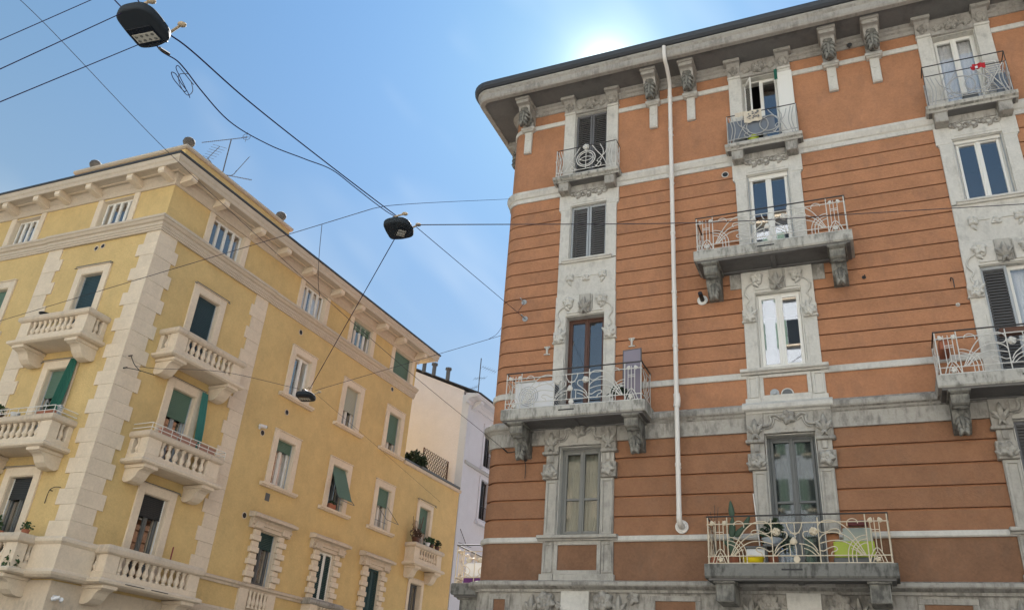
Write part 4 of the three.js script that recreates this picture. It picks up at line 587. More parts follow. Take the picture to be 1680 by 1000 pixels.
// ---- balcony pieces
const baluster = (h, r) => new THREE.LatheGeometry([[r * 0.9, 0], [r * 0.9, h * 0.08], [r * 0.55, h * 0.12], [r * 0.6, h * 0.16], [r, h * 0.3], [r * 0.95, h * 0.4], [r * 0.5, h * 0.62], [r * 0.42, h * 0.74], [r * 0.7, h * 0.8], [r * 0.45, h * 0.84], [r * 0.85, h * 0.92], [r * 0.85, h]].map(p => new THREE.Vector2(...p)), 10);
const balA = baluster(0.46, 0.088);
function stoneBalcony(x, z, ry, y, hw, dep, n, opt = {}) {
  const g = group('balcony', YB, x, y, z, ry), t = 0.2, ht = opt.ht || 0.86;
  const U = [[hw, 0], [hw, dep], [-hw, dep], [-hw, 0]];
  mesh('floor_slab', [sweep([[hw - 0.06, 0], [hw - 0.06, dep - 0.06], [-hw + 0.06, dep - 0.06], [-hw + 0.06, 0]], [[0.08, -0.1], [0.15, -0.06], [0.16, 0], [0.12, 0.04], [0.06, 0.06], [-0.1, 0.06], [-0.1, -0.1]]), bx(-hw + 0.1, hw - 0.1, -0.08, 0.04, 0.002, dep - 0.1, 0)], M.cream, g);
  const pw = opt.pier || 0.42, e = 0.05;
  const P0 = 0.06, b0 = 0.2, b1 = b0 + 0.46;
  mesh('base_rail', [sweep([[hw - e, 0], [hw - e, dep - e], [-hw + e, dep - e], [-hw + e, 0]], [[0, P0], [0, b0], [-t, b0], [-t, P0]])], M.cream, g);
  mesh('top_rail', [sweep([[hw - e, 0], [hw - e, dep - e], [-hw + e, dep - e], [-hw + e, 0]], [[0.02, b1], [0.07, b1 + 0.04], [0.08, b1 + 0.08], [0.08, b1 + 0.15], [0.03, ht], [-t - 0.03, ht], [-t - 0.05, b1 + 0.1], [-t, b1]])], M.creamDirty, g);
  for (const s of [-1, 1]) mesh('corner_pier', [s > 0 ? bx(hw - e - pw, hw - e - 0.002, b0, b1, dep - e - t, dep - e - 0.002) : bx(-hw + e + 0.002, -hw + e + pw, b0, b1, dep - e - t, dep - e - 0.002), s > 0 ? bx(hw - e - t, hw - e - 0.002, b0, b1, dep - e - t - 0.12, dep - e - t + 0.01) : bx(-hw + e + 0.002, -hw + e + t, b0, b1, dep - e - t - 0.12, dep - e - t + 0.01), s > 0 ? bx(hw - e - t, hw - e - 0.002, b0, b1, 0, 0.16) : bx(-hw + e + 0.002, -hw + e + t, b0, b1, 0, 0.16)], M.cream, g);
  const span = 2 * (hw - e - pw), st = span / n;
  for (let k = 0; k < n; k++) { const m = mesh('baluster', balA, M.cream, g); m.position.set(-span / 2 + (k + 0.5) * st, b0, dep - e - t / 2); }
  for (const s of [-1, 1]) { const m = mesh('baluster', balA, M.cream, g); m.position.set(s * (hw - e - t / 2), b0, (dep - e - t - 0.12 + 0.16) / 2); }
  const pr = [[0, -0.11], [dep * 0.96, -0.11], [dep * 0.96, -0.2], [dep * 0.9, -0.23], [dep * 0.8, -0.25], [dep * 0.72, -0.3], [dep * 0.6, -0.45], [dep * 0.45, -0.55], [dep * 0.3, -0.585], [dep * 0.12, -0.59], [0, -0.52]];
  for (const s of [-1, 1]) { const bxx = s * (hw - 0.35); mesh('bracket', [prism(pr, bxx - 0.2, bxx + 0.2), bx(bxx - 0.25, bxx + 0.25, -0.2, -0.1, 0, dep + 0.02, 0.015)], M.cream, g); }
  if (opt.slots) mesh('drain_slot', [bx(-1.0, -0.35, -0.02, 0.0, dep + 0.09, dep + 0.105, 0), bx(-0.1, 0.5, -0.02, 0.0, dep + 0.09, dep + 0.105, 0)], M.black, g);
  if (opt.guard) { const L = []; for (const yy of [ht + 0.07, ht + 0.2]) { L.push(rod([-hw, yy, dep + 0.02], [hw, yy, dep + 0.02], 0.013), rod([-hw, yy, 0.05], [-hw, yy, dep + 0.02], 0.013), rod([hw, yy, 0.05], [hw, yy, dep + 0.02], 0.013)); } for (let k = 0; k <= 8; k++) L.push(rod([-hw + k * hw / 4, ht - 0.02, dep + 0.02], [-hw + k * hw / 4, ht + 0.2, dep + 0.02], 0.009)); mesh('planter_guard', L, M.whitePaint, g); }
  return g;
}
const placeR = (u) => FR(u);
{ let [x, z, r] = FR(YRc); stoneBalcony(x, z, r, 10.93, 1.47, 0.8, 9); stoneBalcony(x, z, r, 7.66, 1.47, 0.8, 7, { guard: 1, pier: 0.5 }); stoneBalcony(x, z, r, 4.36, 1.72, 0.8, 11, { slots: 1, ht: 0.9 });
  stoneBalcony(YLc, 0, 0, 10.93, 1.44, 0.8, 9); stoneBalcony(YLc, 0, 0, 7.66, 1.44, 0.8, 8, { guard: 1 }); stoneBalcony(YLc, 0, 0, 4.36, 1.72, 0.8, 11, { ht: 0.9 });
  [x, z, r] = FR(17.1); stoneBalcony(x, z, r, 7.68, 1.2, 0.55, 7, { pier: 0.4 }); }
mesh('corner_balcony_wall', sweep([RU(0.82), [0, 0], [-0.72, 0]], [[0.0, 4.24], [0.33, 4.24], [0.4, 4.3], [0.42, 4.36], [0.34, 4.4], [0.29, 4.46], [0.29, 5.05], [0.32, 5.08], [0.36, 5.13], [0.36, 5.2], [0.3, 5.25], [0.0, 5.25]]), M.cream, YB);
// ---- windows of the yellow building
const arch = (c, y0, y1, w, b, sill) => [bx(c - w - b, c - w, y0, y1 + b, -0.005, 0.06), bx(c + w, c + w + b, y0, y1 + b, -0.005, 0.06), bx(c - w, c + w, y1, y1 + b, -0.005, 0.058), bx(c - w - b - 0.02, c + w + b + 0.02, y1 + b, y1 + b + 0.035, -0.005, 0.09)];
function yWin(face, c, y0, y1, o, surround = true) {
  const [x, z, r] = face(c), w = o.w || 0.94, h = y1 - y0;
  if (surround) { const g = group('window_surround', YB, x, 0, z, r); mesh('architrave', [arch(0, o.door ? y0 - 0.1 : y0 - 0.02, y1, w / 2, o.b || 0.25)], M.cream, g); if (!o.door) mesh('sill', prism([[-0.15, y0 - 0.15], [0.1, y0 - 0.15], [0.12, y0 - 0.12], [0.17, y0 - 0.1], [0.18, y0 - 0.03], [-0.15, y0]], -w / 2 - 0.46, w / 2 + 0.46), M.cream, g); if (o.rod) mesh('curtain_rod', [rod([-w / 2 - 0.28, y1 + 0.27, 0.12], [w / 2 + 0.3, y1 + 0.27, 0.12], 0.012), rod([-w / 2 - 0.28, y1 + 0.27, 0.05], [-w / 2 - 0.28, y1 + 0.2, 0.14], 0.016), rod([w / 2 + 0.3, y1 + 0.27, 0.05], [w / 2 + 0.3, y1 + 0.2, 0.14], 0.016)], M.darkFrame, g); }
  return makeWindow(YB, x, y0, z, r, { reveal: M.cream, ...o, w, h });
}
const B = (drop, mat, ex = {}) => ({ drop, mat, ...ex });
yWin(FR, YRc, 11.05, 13.55, { door: 1, rod: 1, blind: B(1, M.blueBlind) }); yWin(FL, YLc, 11.05, 13.55, { door: 1, rod: 1, blind: B(1, M.blueBlind) });
yWin(FR, YRc, 7.75, 10.28, { door: 1, rod: 1, blind: B(0.34, M.greenBlind), frame: M.greyPaint }); yWin(FL, YLc, 7.75, 10.28, { door: 1, rod: 1, blind: B(0.34, M.greenBlind), frame: M.greyPaint });
yWin(FR, YRc, 4.5, 7.0, { door: 1, rod: 1, blind: B(0.24, M.blackBlind, { rail: M.whitePaint }), frame: M.slateFrame }); yWin(FL, YLc, 4.5, 7.0, { door: 1, rod: 1, blind: B(0.24, M.blackBlind, { rail: M.whitePaint }), frame: M.slateFrame });
yWin(FR, COLS[0], 11.9, 13.55, { handle: 1, frame: M.whitePaint, set: -0.12, ajar: 0.19 }); yWin(FR, COLS[1], 11.9, 13.55, { blind: B(0.58, M.paleBlind) }); yWin(FR, COLS[2], 11.9, 13.55, { blind: B(0.74, M.greenBlind) });
yWin(FR, COLS[0], 8.62, 10.28, { blind: B(0.22, M.greenBlind), curtain: 'white' });
yWin(FR, COLS[1], 8.62, 10.28, { blind: B(0.86, M.greenBlind, { tilt: 0.42, z: -0.1 }), frame: M.darkFrame }); yWin(FR, COLS[2], 8.62, 10.28, { blind: B(0.42, M.greenBlind, { z: -0.1 }), curtain: 'white' });
{ // stays that hold the blinds out
  for (const [c, t] of [[COLS[1], 0.9], [COLS[2], 1.0]]) { const [x, z, r] = FR(c); const g = group('blind_stay', YB, x, 8.62, z, r); mesh('stay_bar', [rod([0.45, 1.0, -0.05], [0.45, 0.25, 0.62], 0.011), rod([-0.45, 1.0, -0.05], [-0.45, 0.25, 0.62], 0.011), rod([-0.45, 0.25, 0.62], [0.45, 0.25, 0.62], 0.011), rod([-0.46, 0.3, 0.02], [0.46, 0.3, 0.02], 0.01)], M.darkFrame, g); } }
yWin(FR, 17.15, 7.8, 10.28, { door: 1, rod: 1, blind: B(0.42, M.greenBlind), curtain: 'white', b: 0.2 }); yWin(FR, 17.1, 4.6, 7.0, { door: 1, frame: M.darkFrame, curtain: 'grey', b: 0.16 });
for (const c of [-6.62, -10.7]) { yWin(FL, c, 11.9, 13.55, { w: 0.9, blind: B(0.7, M.greenBlind) }); yWin(FL, c, 8.62, 10.28, { w: 0.9, blind: B(0.5, M.greenBlind) }); yWin(FL, c, 5.3, 7.03, { w: 0.9, blind: B(0.3, M.greenDark) }); }
// attic windows, four lights each
for (const [f, a, b, y1, o] of [[FR, 1.82, 3.32, 16.45, {}], [FR, 6.7, 8.08, 16.45, { curtain: 'white' }], [FR, 9.97, 11.35, 16.45, { blind: B(0.3, M.greenBlind) }], [FR, 13.14, 14.56, 16.45, { blind: B(1, M.greenBlind) }], [FL, -3.04, -1.66, 16.4, {}], [FL, -7.2, -5.96, 16.4, {}], [FL, -11.4, -10.1, 16.4, {}]]) {
  const c = (a + b) / 2, w = b - a, [x, z, r] = f(c); const g = group('window_surround', YB, x, 0, z, r);
  mesh('jamb', bx(-w / 2 - 0.23, -w / 2, 15.26, 16.47, -0.005, 0.05), M.cream, g); mesh('jamb', bx(w / 2, w / 2 + 0.23, 15.26, 16.47, -0.005, 0.05), M.cream, g);
  makeWindow(YB, x, 15.27, z, r, { w, h: y1 - 15.27, reveal: M.cream, leaves: 4, stile: 0.045, fw: 0.04, set: -0.16, ...o });
}
// first-floor windows with banded pilasters and hoods
for (const [i, c] of COLS.entries()) {
  const [x, z, r] = FR(c), g = group('window_surround', YB, x, 0, z, r);
  for (const s of [-1, 1]) for (let k = 0; k < 9; k++) { const y0 = 5.3 + k * 0.192, w = k % 2 ? 0.40 : 0.31, d = k % 2 ? 0.17 : 0.11; mesh('pilaster_block', s > 0 ? bx(0.452, 0.452 + w, y0 + 0.004, y0 + 0.188, -0.005, d, 0.02) : bx(-0.452 - w, -0.452, y0 + 0.004, y0 + 0.188, -0.005, d, 0.02), M.cream, g); }
  mesh('hood', [prism([[-0.005, 7.03], [0.13, 7.03], [0.14, 7.14], [0.18, 7.16], [0.19, 7.24], [0.14, 7.26], [0.16, 7.34], [0.26, 7.38], [0.31, 7.41], [0.32, 7.48], [0.12, 7.56], [-0.005, 7.56]], -1.0, 1.0), bx(-0.86, -0.5, 7.05, 7.26, 0.1, 0.22), bx(0.5, 0.86, 7.05, 7.26, 0.1, 0.22), prism([[-0.005, 7.36], [0.34, 7.37], [0.35, 7.46], [-0.005, 7.56]], -1.09, 1.09)], M.creamDirty, g);
  const p = group('balustrade_panel', YB, x, 0, z, r);
  mesh('pedestal', bx(-0.88, -0.46, 4.42, 5.12, -0.005, i === 1 ? 0.4 : 0.09), M.cream, p); mesh('pedestal', bx(0.46, 0.88, 4.42, 5.12, -0.005, i === 1 ? 0.4 : 0.09), M.cream, p); mesh('panel_back', bx(-0.46, 0.46, 4.42, 5.1, -0.01, 0.012), M.creamDirty, p);
  for (let k = 0; k < 5; k++) { const b = mesh('baluster', balA, M.cream, p); b.position.set(-0.36 + k * 0.18, 4.56, i === 1 ? 0.32 : 0.09); b.scale.set(0.9, 1.15, 0.9); }
  if (i === 1) mesh('coping', prism([[0, 5.1], [0.42, 5.1], [0.47, 5.16], [0.47, 5.24], [0.4, 5.3], [0, 5.3]], -0.98, 0.98), M.stoneDirty, p);
  makeWindow(YB, x, 5.3, z, r, { w: 0.9, h: 1.73, reveal: M.cream, frame: i === 1 ? M.whitePaint : M.darkFrame, blind: i === 0 ? B(0.3, M.greenDark) : null, curtain: null, shutter: i === 0 ? null : { mat: M.greenDark, frame: i === 1 ? M.whitePaint : M.greenDark, pitch: 0.06, z: -0.05 } });
}
// vents and grilles on the yellow walls
for (const [f, u, y, r0] of [[FR, 7.02, 14.43, 0.1], [FR, 7.15, 11.28, 0.1], [FR, 6.17, 10.18, 0.1], [FR, 6.16, 7.33, 0.1], [FR, 13.34, 14.57, 0.1], [FL, -2.65, 14.52, 0.085], [FL, -2.38, 14.56, 0.085]]) { const [x, z, r] = f(u); const g = group('wall_vent', YB, x, y, z, r); mesh('vent_hole', disc(0, 0, 0.004, r0, 0.012, 18), M.black, g); mesh('vent_rim', ring(0, 0, 0.006, r0, 0.016, 20), M.creamDirty, g); }
{ const [x, z, r] = FR(7.05); const g = group('wall_vent', YB, x, 8.17, z, r); mesh('vent_grille', [bx(-0.11, 0.11, -0.13, 0.13, 0, 0.014), ...[-0.08, -0.04, 0, 0.04, 0.08].map(y => bx(-0.1, 0.1, y - 0.012, y + 0.012, 0.014, 0.024, 0))], M.darkFrame, g); }
{ const [x, z, r] = FR(0.28); const g = group('cable_anchor', YB, x, 10.1, z, r); mesh('anchor_hook', [rod([-0.15, 0.02, 0.04], [-0.15, 0.02, 0.2], 0.02), rod([-0.1, 0.42, 0.04], [-0.1, 0.42, 0.2], 0.02), tube([[-0.15, 0.02, 0.14], [0.1, 0.04, 0.3], [0.5, 0.0, 0.6]], 0.012), tube([[-0.1, 0.42, 0.14], [0.05, 0.2, 0.2], [0.2, 0.02, 0.35]], 0.012)], M.ironDark, g); }
mesh('cable_anchor', [rod([-1.04, 6.54, 0], [-1.04, 6.54, 0.1], 0.015), tube([[-0.7, 6.62, 0.05], [-0.9, 6.62, 0.08], [-1.05, 6.54, 0.08], [-1.15, 6.2, 0.03]], 0.011)], M.ironDark, YB);
// ================================================================ WHITE BUILDING further down the side street
{
  const p = RU(20.08), ca = Math.cos(-24.37 * D2R), sa = Math.sin(-24.37 * D2R);
  const wx = -11.1417 + p[0] * ca + p[1] * sa, wz = -22.38 - p[0] * sa + p[1] * ca;
  const WB = thing('apartment_building', 'white fronted building with a blind pink side wall beyond the yellow one', 'building', wx, 0, wz, 62.4 * D2R); // local x along the street, z towards the street
  const hs = []; for (const c of [2.55, 6.2, 9.6]) hs.push([c - 0.5, c + 0.5, 13.6, 15.8], [c - 0.5, c + 0.5, 10.9, 13.0], [c - 0.5, c + 0.5, 6.6, 8.9]);
  mesh('front_wall', plate([[0, 0], [12, 0], [12, 16.9], [0, 16.9]], hs, -0.35, 0), M.white, WB);
  const sg = new THREE.Shape([[-0.31, 0], [-0.31, 17.15], [-6, 19.72], [-12, 16.98], [-12, 0]].map(q => new THREE.Vector2(...q))), eg = new THREE.ExtrudeGeometry(sg, { depth: 0.3, bevelEnabled: false }); eg.rotateY(-Math.PI / 2); eg.translate(0.31, 0, 0);
  mesh('gable_wall', eg, M.pink, WB);
  mesh('corner_strip', bx(0.003, 0.4, 0, 16.85, -0.3, 0.04), M.white, WB);
  mesh('back_wall', [bx(0, 12, 0, 16.9, -12, -11.7, 0), bx(11.7, 12, 0, 16.9, -11.7, -0.36, 0)], M.white, WB);
  const rp = [], q = (a, b, c, d) => rp.push(...a, ...b, ...c, ...a, ...c, ...d);
  for (const dy of [0.04, 0.12]) { q([-0.1, 16.75 + dy, 0.75], [12.3, 16.75 + dy, 0.75], [12.3, 19.75 + dy, -6], [-0.1, 19.75 + dy, -6]); q([-0.1, 19.75 + dy, -6], [12.3, 19.75 + dy, -6], [12.3, 16.75 + dy, -12.7], [-0.1, 16.75 + dy, -12.7]); }
  q([-0.1, 16.79, 0.75], [-0.1, 19.79, -6], [-0.1, 19.87, -6], [-0.1, 16.87, 0.75]); q([-0.1, 19.79, -6], [-0.1, 16.79, -12.7], [-0.1, 16.87, -12.7], [-0.1, 19.87, -6]); q([-0.1, 16.79, 0.75], [12.3, 16.79, 0.75], [12.3, 16.87, 0.75], [-0.1, 16.87, 0.75]);
  const rg = new THREE.BufferGeometry(); rg.setAttribute('position', new THREE.Float32BufferAttribute(rp, 3)); rg.computeVertexNormals(); mesh('roof', rg, M.slate, WB);
  mesh('eaves', prism([[0, 16.35], [0.1, 16.35], [0.14, 16.5], [0.3, 16.6], [0.6, 16.64], [0.68, 16.7], [0.7, 16.78], [0, 16.88]], -0.3, 12.1), M.white, WB);
  for (const x of [0.35, 3.9, 7.4]) mesh('eaves_bracket', prism([[0, 16.62], [0.55, 16.62], [0.55, 16.5], [0.4, 16.42], [0.25, 16.25], [0, 16.15]], x, x + 0.35), M.white, WB);
  mesh('string_course', prism([[-0.01, 13.3], [0.1, 13.3], [0.12, 13.36], [0.12, 13.44], [-0.01, 13.46]], 0.12, 12), M.greyPaint, WB);
  for (const c of [2.55, 6.2, 9.6]) for (const [y, h] of [[13.6, 2.2], [10.9, 2.1], [6.6, 2.3]]) {
    const s = group('window_surround', WB, c, y, 0); mesh('architrave', frameStrips(-0.66, 0.66, -0.04, h + 0.16, 0.15, -0.005, 0.06), M.white, s); mesh('sill', bx(-0.8, 0.8, -0.2, -0.05, 0, 0.2), M.white, s);
    mesh('window_railing', [rod([-0.5, 0.75, 0.05], [0.5, 0.75, 0.05], 0.015), rod([-0.5, 0.05, 0.05], [0.5, 0.05, 0.05], 0.012), ...Array.from({ length: 9 }, (_, k) => rod([-0.48 + k * 0.12, 0.05, 0.05], [-0.48 + k * 0.12, 0.75, 0.05], 0.009))], M.black, s);
    makeWindow(WB, c, y, 0, 0, { w: 1, h, frame: M.black, shutter: { frame: M.black, mat: M.black, sides: [-1], z: -0.08, pitch: 0.08 } }); }
  mesh('window_hood', prism([[0, 9.05], [0.12, 9.05], [0.22, 9.15], [0.24, 9.22], [0, 9.3]], 1.7, 3.4), M.stone, WB);
  for (const [k, z] of [[0, -1.35], [1, -2.25], [2, -2.9], [3, -3.6]]) mesh('chimney_pot', [rod([-0.1, 17.2 - z * 0.42, z], [-0.1, 17.85 - z * 0.42, z], 0.11, 10), rod([-0.1, 17.8 - z * 0.42, z], [-0.1, 17.9 - z * 0.42, z], 0.17, 10)], k === 3 ? M.stone : M.darkFrame, WB);
  mesh('cable_anchor', [tube([[0.35, 10.1, 0.05], [0.6, 9.8, 0.1], [1.0, 9.55, 0.05]], 0.015), rod([0.3, 9.45, 0.05], [1.5, 9.45, 0.1], 0.012)], M.ironDark, WB);
}
// ================================================================ buildings across the street, behind the camera, lit by the sun
{
  const place = (x, z) => { const a = 25 * D2R; return [8.4524 + x * Math.cos(a) - z * Math.sin(a), -18.1262 + x * Math.sin(a) + z * Math.cos(a)]; };
  const wg = (w, h) => join([bx(-w / 2, w / 2, 0, h, 0, 0.02, 0)]), pane = wg(1.1, 1.9), shut = join([bx(-1.1, -0.58, 0, 1.9, 0, 0.05), bx(0.58, 1.1, 0, 1.9, 0, 0.05)]), sill = bx(-0.75, 0.75, -0.12, 0, 0, 0.2);
  const glassDark = std(0.02, 0.025, 0.03, 0.05);
  for (const [x0, w, h, mat, label] of [[-28, 16.5, 20, M.ochreWall, 'ochre street front across the way, leftmost of the row behind the viewer'], [-11, 12.5, 36, M.white, 'tall white street front across the way with green shutters, behind the viewer'], [2, 20, 22, M.blushWall, 'pale pink street front across the way, rightmost of the row behind the viewer']]) {
    const [px, pz] = place(x0, 33), g = thing('street_building', label, 'building', px, 0, pz, -25 * D2R, 'buildings across the street');
    mesh('wall', bx(0, w, 0, h, 0, 11, 0), mat, g); mesh('roof', prism([[-0.7, h], [11.5, h], [5.5, h + 2]], -0.2, w + 0.2), M.tile, g); mesh('cornice', bx(-0.1, w + 0.1, h - 0.4, h - 0.02, -0.5, -0.005), M.cream, g);
    for (let y = 4.6; y < h - 3; y += 3.5) for (let x = 2; x < w - 1; x += 2.9) { const s = group('window', g, x, y, 0, Math.PI); const a = mesh('pane', pane, glassDark, s); const b = mesh('shutter', shut, mat === M.white ? M.greenBlind : M.cream, s); mesh('sill', sill, M.cream, s); }
  }
}
// ================================================================ hanging street lamps
const lampShape = new THREE.Shape(); { const c = new THREE.CatmullRomCurve3([[-0.28, 0.14], [-0.19, 0.25], [-0.007, 0.315], [0.08, 0.31], [0.155, 0.235], [0.205, 0.09], [0.235, -0.08], [0.2, -0.17], [0.03, -0.275], [-0.16, -0.315], [-0.215, -0.19], [-0.255, -0.04]].map(p => V3(p[0], p[1], 0)), true, 'catmullrom', 0.4); lampShape.setFromPoints(c.getPoints(72).slice(0, -1).map(p => new THREE.Vector2(p.x, p.y))); }
function lamp(x, y, z, ry, led, label) {
  const t = thing('street_lamp', label, 'street lamp', x, y, z, ry, 'street lamps hung on cables');
  const b = new THREE.ExtrudeGeometry(lampShape, { depth: 0.05, bevelEnabled: true, bevelThickness: 0.035, bevelSize: 0.028, bevelSegments: 4 }); b.rotateX(Math.PI / 2); b.translate(0, 0.02, 0);
  mesh('housing', b, M.lampGrey, t);
  mesh('housing_hump', [(() => { const g = new THREE.SphereGeometry(1, 20, 10); g.scale(0.2, 0.1, 0.24); g.translate(-0.02, 0.05, 0); return g; })()], M.lampGrey, t);
  const p = group('led_unit', t, led[0], -0.065, led[1], led[4]), w = led[2] / 2, d = led[3] / 2;
  mesh('led_recess', bx(-w - 0.03, w + 0.03, -0.006, 0.01, -d - 0.05, d + 0.09, 0.004), std(0.012, 0.015, 0.02, 0.2), p);
  mesh('led_panel', bx(-w, w, -0.012, -0.004, -d, d, 0.003), std(0.46, 0.44, 0.37, 0.35), p);
  for (let i = 0; i < 4; i++) for (let j = 0; j < 2; j++) mesh('led', ball(-w * 0.75 + i * w * 0.5, -0.014, (j - 0.5) * d, 0.022, 0.006, 0.022), std(0.14, 0.14, 0.12, 0.2), p);
  mesh('suspension_clamp', [bx(-0.16, -0.1, 0.04, 0.17, 0.1, 0.15), bx(0.11, 0.16, 0.02, 0.17, -0.3, -0.24), rod([-0.13, 0.18, 0.129], [0.13, 0.18, -0.32], 0.02, 8)], M.ironDark, t);
  for (const [a, c] of [[[-0.132, 0.17, 0.129], [0.073, 0.22, 0.196]], [[0.13, 0.17, -0.29], [0.32, 0.25, -0.19]]]) mesh('rope_tail', [rod(a, c, 0.018, 8), ball(c[0], c[1], c[2], 0.06, 0.035, 0.045)], M.rope, t);
  return t;
}
lamp(-4.8, 9.05, -7.72, 0, [-0.03, -0.13, 0.32, 0.14, -19 * D2R], 'largest hanging black street lamp with eight pale diodes near the top left');
lamp(-2.27, 10.05, -13.6, 0.05, [0.03, -0.05, 0.15, 0.22, 15 * D2R], 'black street lamp hung in the open sky between the two corner buildings');
lamp(-5.9, 10.05, -23.45, 0.1, [-0.05, -0.05, 0.3, 0.16, -10 * D2R], 'small dark street lamp hung before the yellow facade in the side street');
// ================================================================ cables
const wire = (pts, r, mat, label, name = 'cable') => solo(name, tube(pts, r, pts.length * 12, 6), mat, label, 'cable', 'overhead cables');
wire([[-4.68, 9.22, -8.0], [-4.55, 9.25, -8.2], [-4.23, 9.71, -9.72], [-3.56, 10.19, -11.67], [-2.45, 10.33, -13.5], [-2.33, 10.25, -13.5]], 0.0105, M.cable, 'thick purple cable running straight from the big lamp to the middle lamp');
wire([[-4.76, 9.0, -7.99], [-4.71, 8.96, -8.04], [-4.67, 9.15, -8.42], [-4.64, 9.19, -8.61], [-4.54, 9.19, -9.02], [-4.35, 9.24, -9.7], [-4.05, 9.58, -10.65], [-3.71, 9.99, -11.52], [-3.39, 10.27, -12.17], [-3.08, 10.3, -12.67], [-2.78, 10.31, -13.13], [-2.48, 10.3, -13.5], [-2.34, 10.23, -13.48]], 0.009, M.cable, 'sagging cable that meets the thick straight one before the middle lamp');
solo('cable_sleeve', rod([-4.69, 8.93, -7.97], [-4.665, 9.03, -8.17], 0.022, 8), M.black, 'black connector sleeve on the sagging cable below the big lamp', 'connector');
wire([[-4.56, 9.1, -8.81], [-4.61, 9.08, -8.55], [-4.64, 9.07, -8.42], [-4.63, 8.99, -8.38], [-4.6, 8.94, -8.51], [-4.55, 8.86, -8.65], [-4.55, 8.82, -8.63], [-4.57, 8.78, -8.47], [-4.6, 8.78, -8.33], [-4.62, 8.83, -8.29], [-4.61, 8.89, -8.38], [-4.58, 8.87, -8.52], [-4.54, 8.86, -8.68], [-4.52, 8.82, -8.75]], 0.0055, M.cable, 'loose loops of thin spare wire hanging below the big lamp');
wire([[-1.98, 10.2, -13.66], [4.39, 11.84, -15.17], [7.91, 12.7, -15.62], [15.18, 13.46, -14.94]], 0.0095, M.cableGrey, 'grey cable crossing in front of the orange facade from the middle lamp to the right');
wire([[-1.97, 10.15, -13.66], [0.43, 12.4, -21.85]], 0.007, M.cable, 'thin stay from the middle lamp down to the wall hook on the orange corner');
wire([[0.17, 12.15, -20.96], [0.36, 12.96, -21.88]], 0.007, M.cable, 'short side stay joining the thin stay to the upper hook on the orange wall');
wire([[-2.27, 9.98, -13.56], [-5.87, 10.28, -23.48]], 0.009, M.cable, 'cable leading down from the middle lamp to the small lamp in the side street');
wire([[-19.59, 11.86, -26.15], [-7.23, 10.11, -15.94], [-4.57, 10.3, -14.5], [-2.79, 10.27, -13.31]], 0.007, M.cableGrey, 'thin wire rising across the yellow facade from the left edge towards the middle lamp');
wire([[-2.79, 10.27, -13.31], [-2.62, 10.79, -13.96], [-0.25, 17.03, -22.46]], 0.006, M.cable, 'thin nearly level wire from the cable joint to the upper corner of the orange building');
wire([[-3.93, 10.35, -14.17], [-3.94, 9.79, -14.47], [-3.94, 9.38, -14.79], [-3.91, 9.16, -15]], 0.006, M.cableGrey, 'short upright wire dropping from the thin wire before the yellow eaves');
wire([[-9.44, 12.29, -9.79], [-8.96, 12.31, -10.76], [-7.08, 11.34, -13.45], [-4.55, 10.03, -15.96], [-2.5, 9.16, -18.33], [0.2, 8.36, -21.94]], 0.006, M.cableGrey, 'long thin wire slanting from the top left corner down to the lower orange corner');
for (const [a, b, l] of [[[-6.67, 8.01, -7.45], [-5.63, 11.26, -8.86], 'uppermost of the three parallel wires at the top left'], [[-5.46, 6.61, -6.25], [-5, 9.0, -7.49], 'middle of the three parallel wires, ending at the left tip of the big lamp'], [[-5.38, 6.31, -6.32], [-4.97, 9.0, -8.0], 'lowest of the three parallel wires, ending under the big lamp']]) wire([[a[0] * 2 - b[0], a[1] * 2 - b[1], a[2] * 2 - b[2]], a, b], 0.0055, M.cable, l);
wire([[-5.6, 9.75, -7.6], [-5.26, 9.33, -7.54], [-5.05, 9.14, -7.58]], 0.008, M.cable, 'short cable entering the big lamp from the top edge at its left');
wire([[-5.05, 9.75, -7.4], [-4.94, 9.34, -7.5], [-4.85, 9.22, -7.6]], 0.008, M.cable, 'short cable entering the clamp of the big lamp from the top edge');
wire([[-10.6, 10.1, -22.2], [-10.05, 10.12, -22.3], [-8.6, 10.6, -23.4], [-6.15, 10.25, -23.4]], 0.007, M.cableGrey, 'thin stay from the yellow corner quoins to the small side street lamp');
wire([[-5.7, 10.25, -23.45], [-0.18, 12.08, -22.37]], 0.007, M.cableGrey, 'thin stay from the small side street lamp to the orange corner');
wire([[-0.61, 11.95, -22.47], [-0.4, 12.1, -22.43], [-0.21, 12.43, -22.39]], 0.006, M.cable, 'short forked stay end beside the orange corner against the sky');
wire([[-5.65, 10.2, -23.63], [-4.5, 9.95, -26.62], [-2.2, 9.4, -32.5]], 0.004, M.cableGrey, 'faint thin wire running down the side street from the small lamp');
wire([[-4.57, 9.12, -8.62], [-4.63, 8.98, -8.5], [-4.6, 8.86, -8.56], [-4.55, 8.84, -8.72], [-4.53, 8.97, -8.78], [-4.56, 9.08, -8.72]], 0.005, M.cableGrey, 'second thin grey coil hanging from the sagging cable below the big lamp');
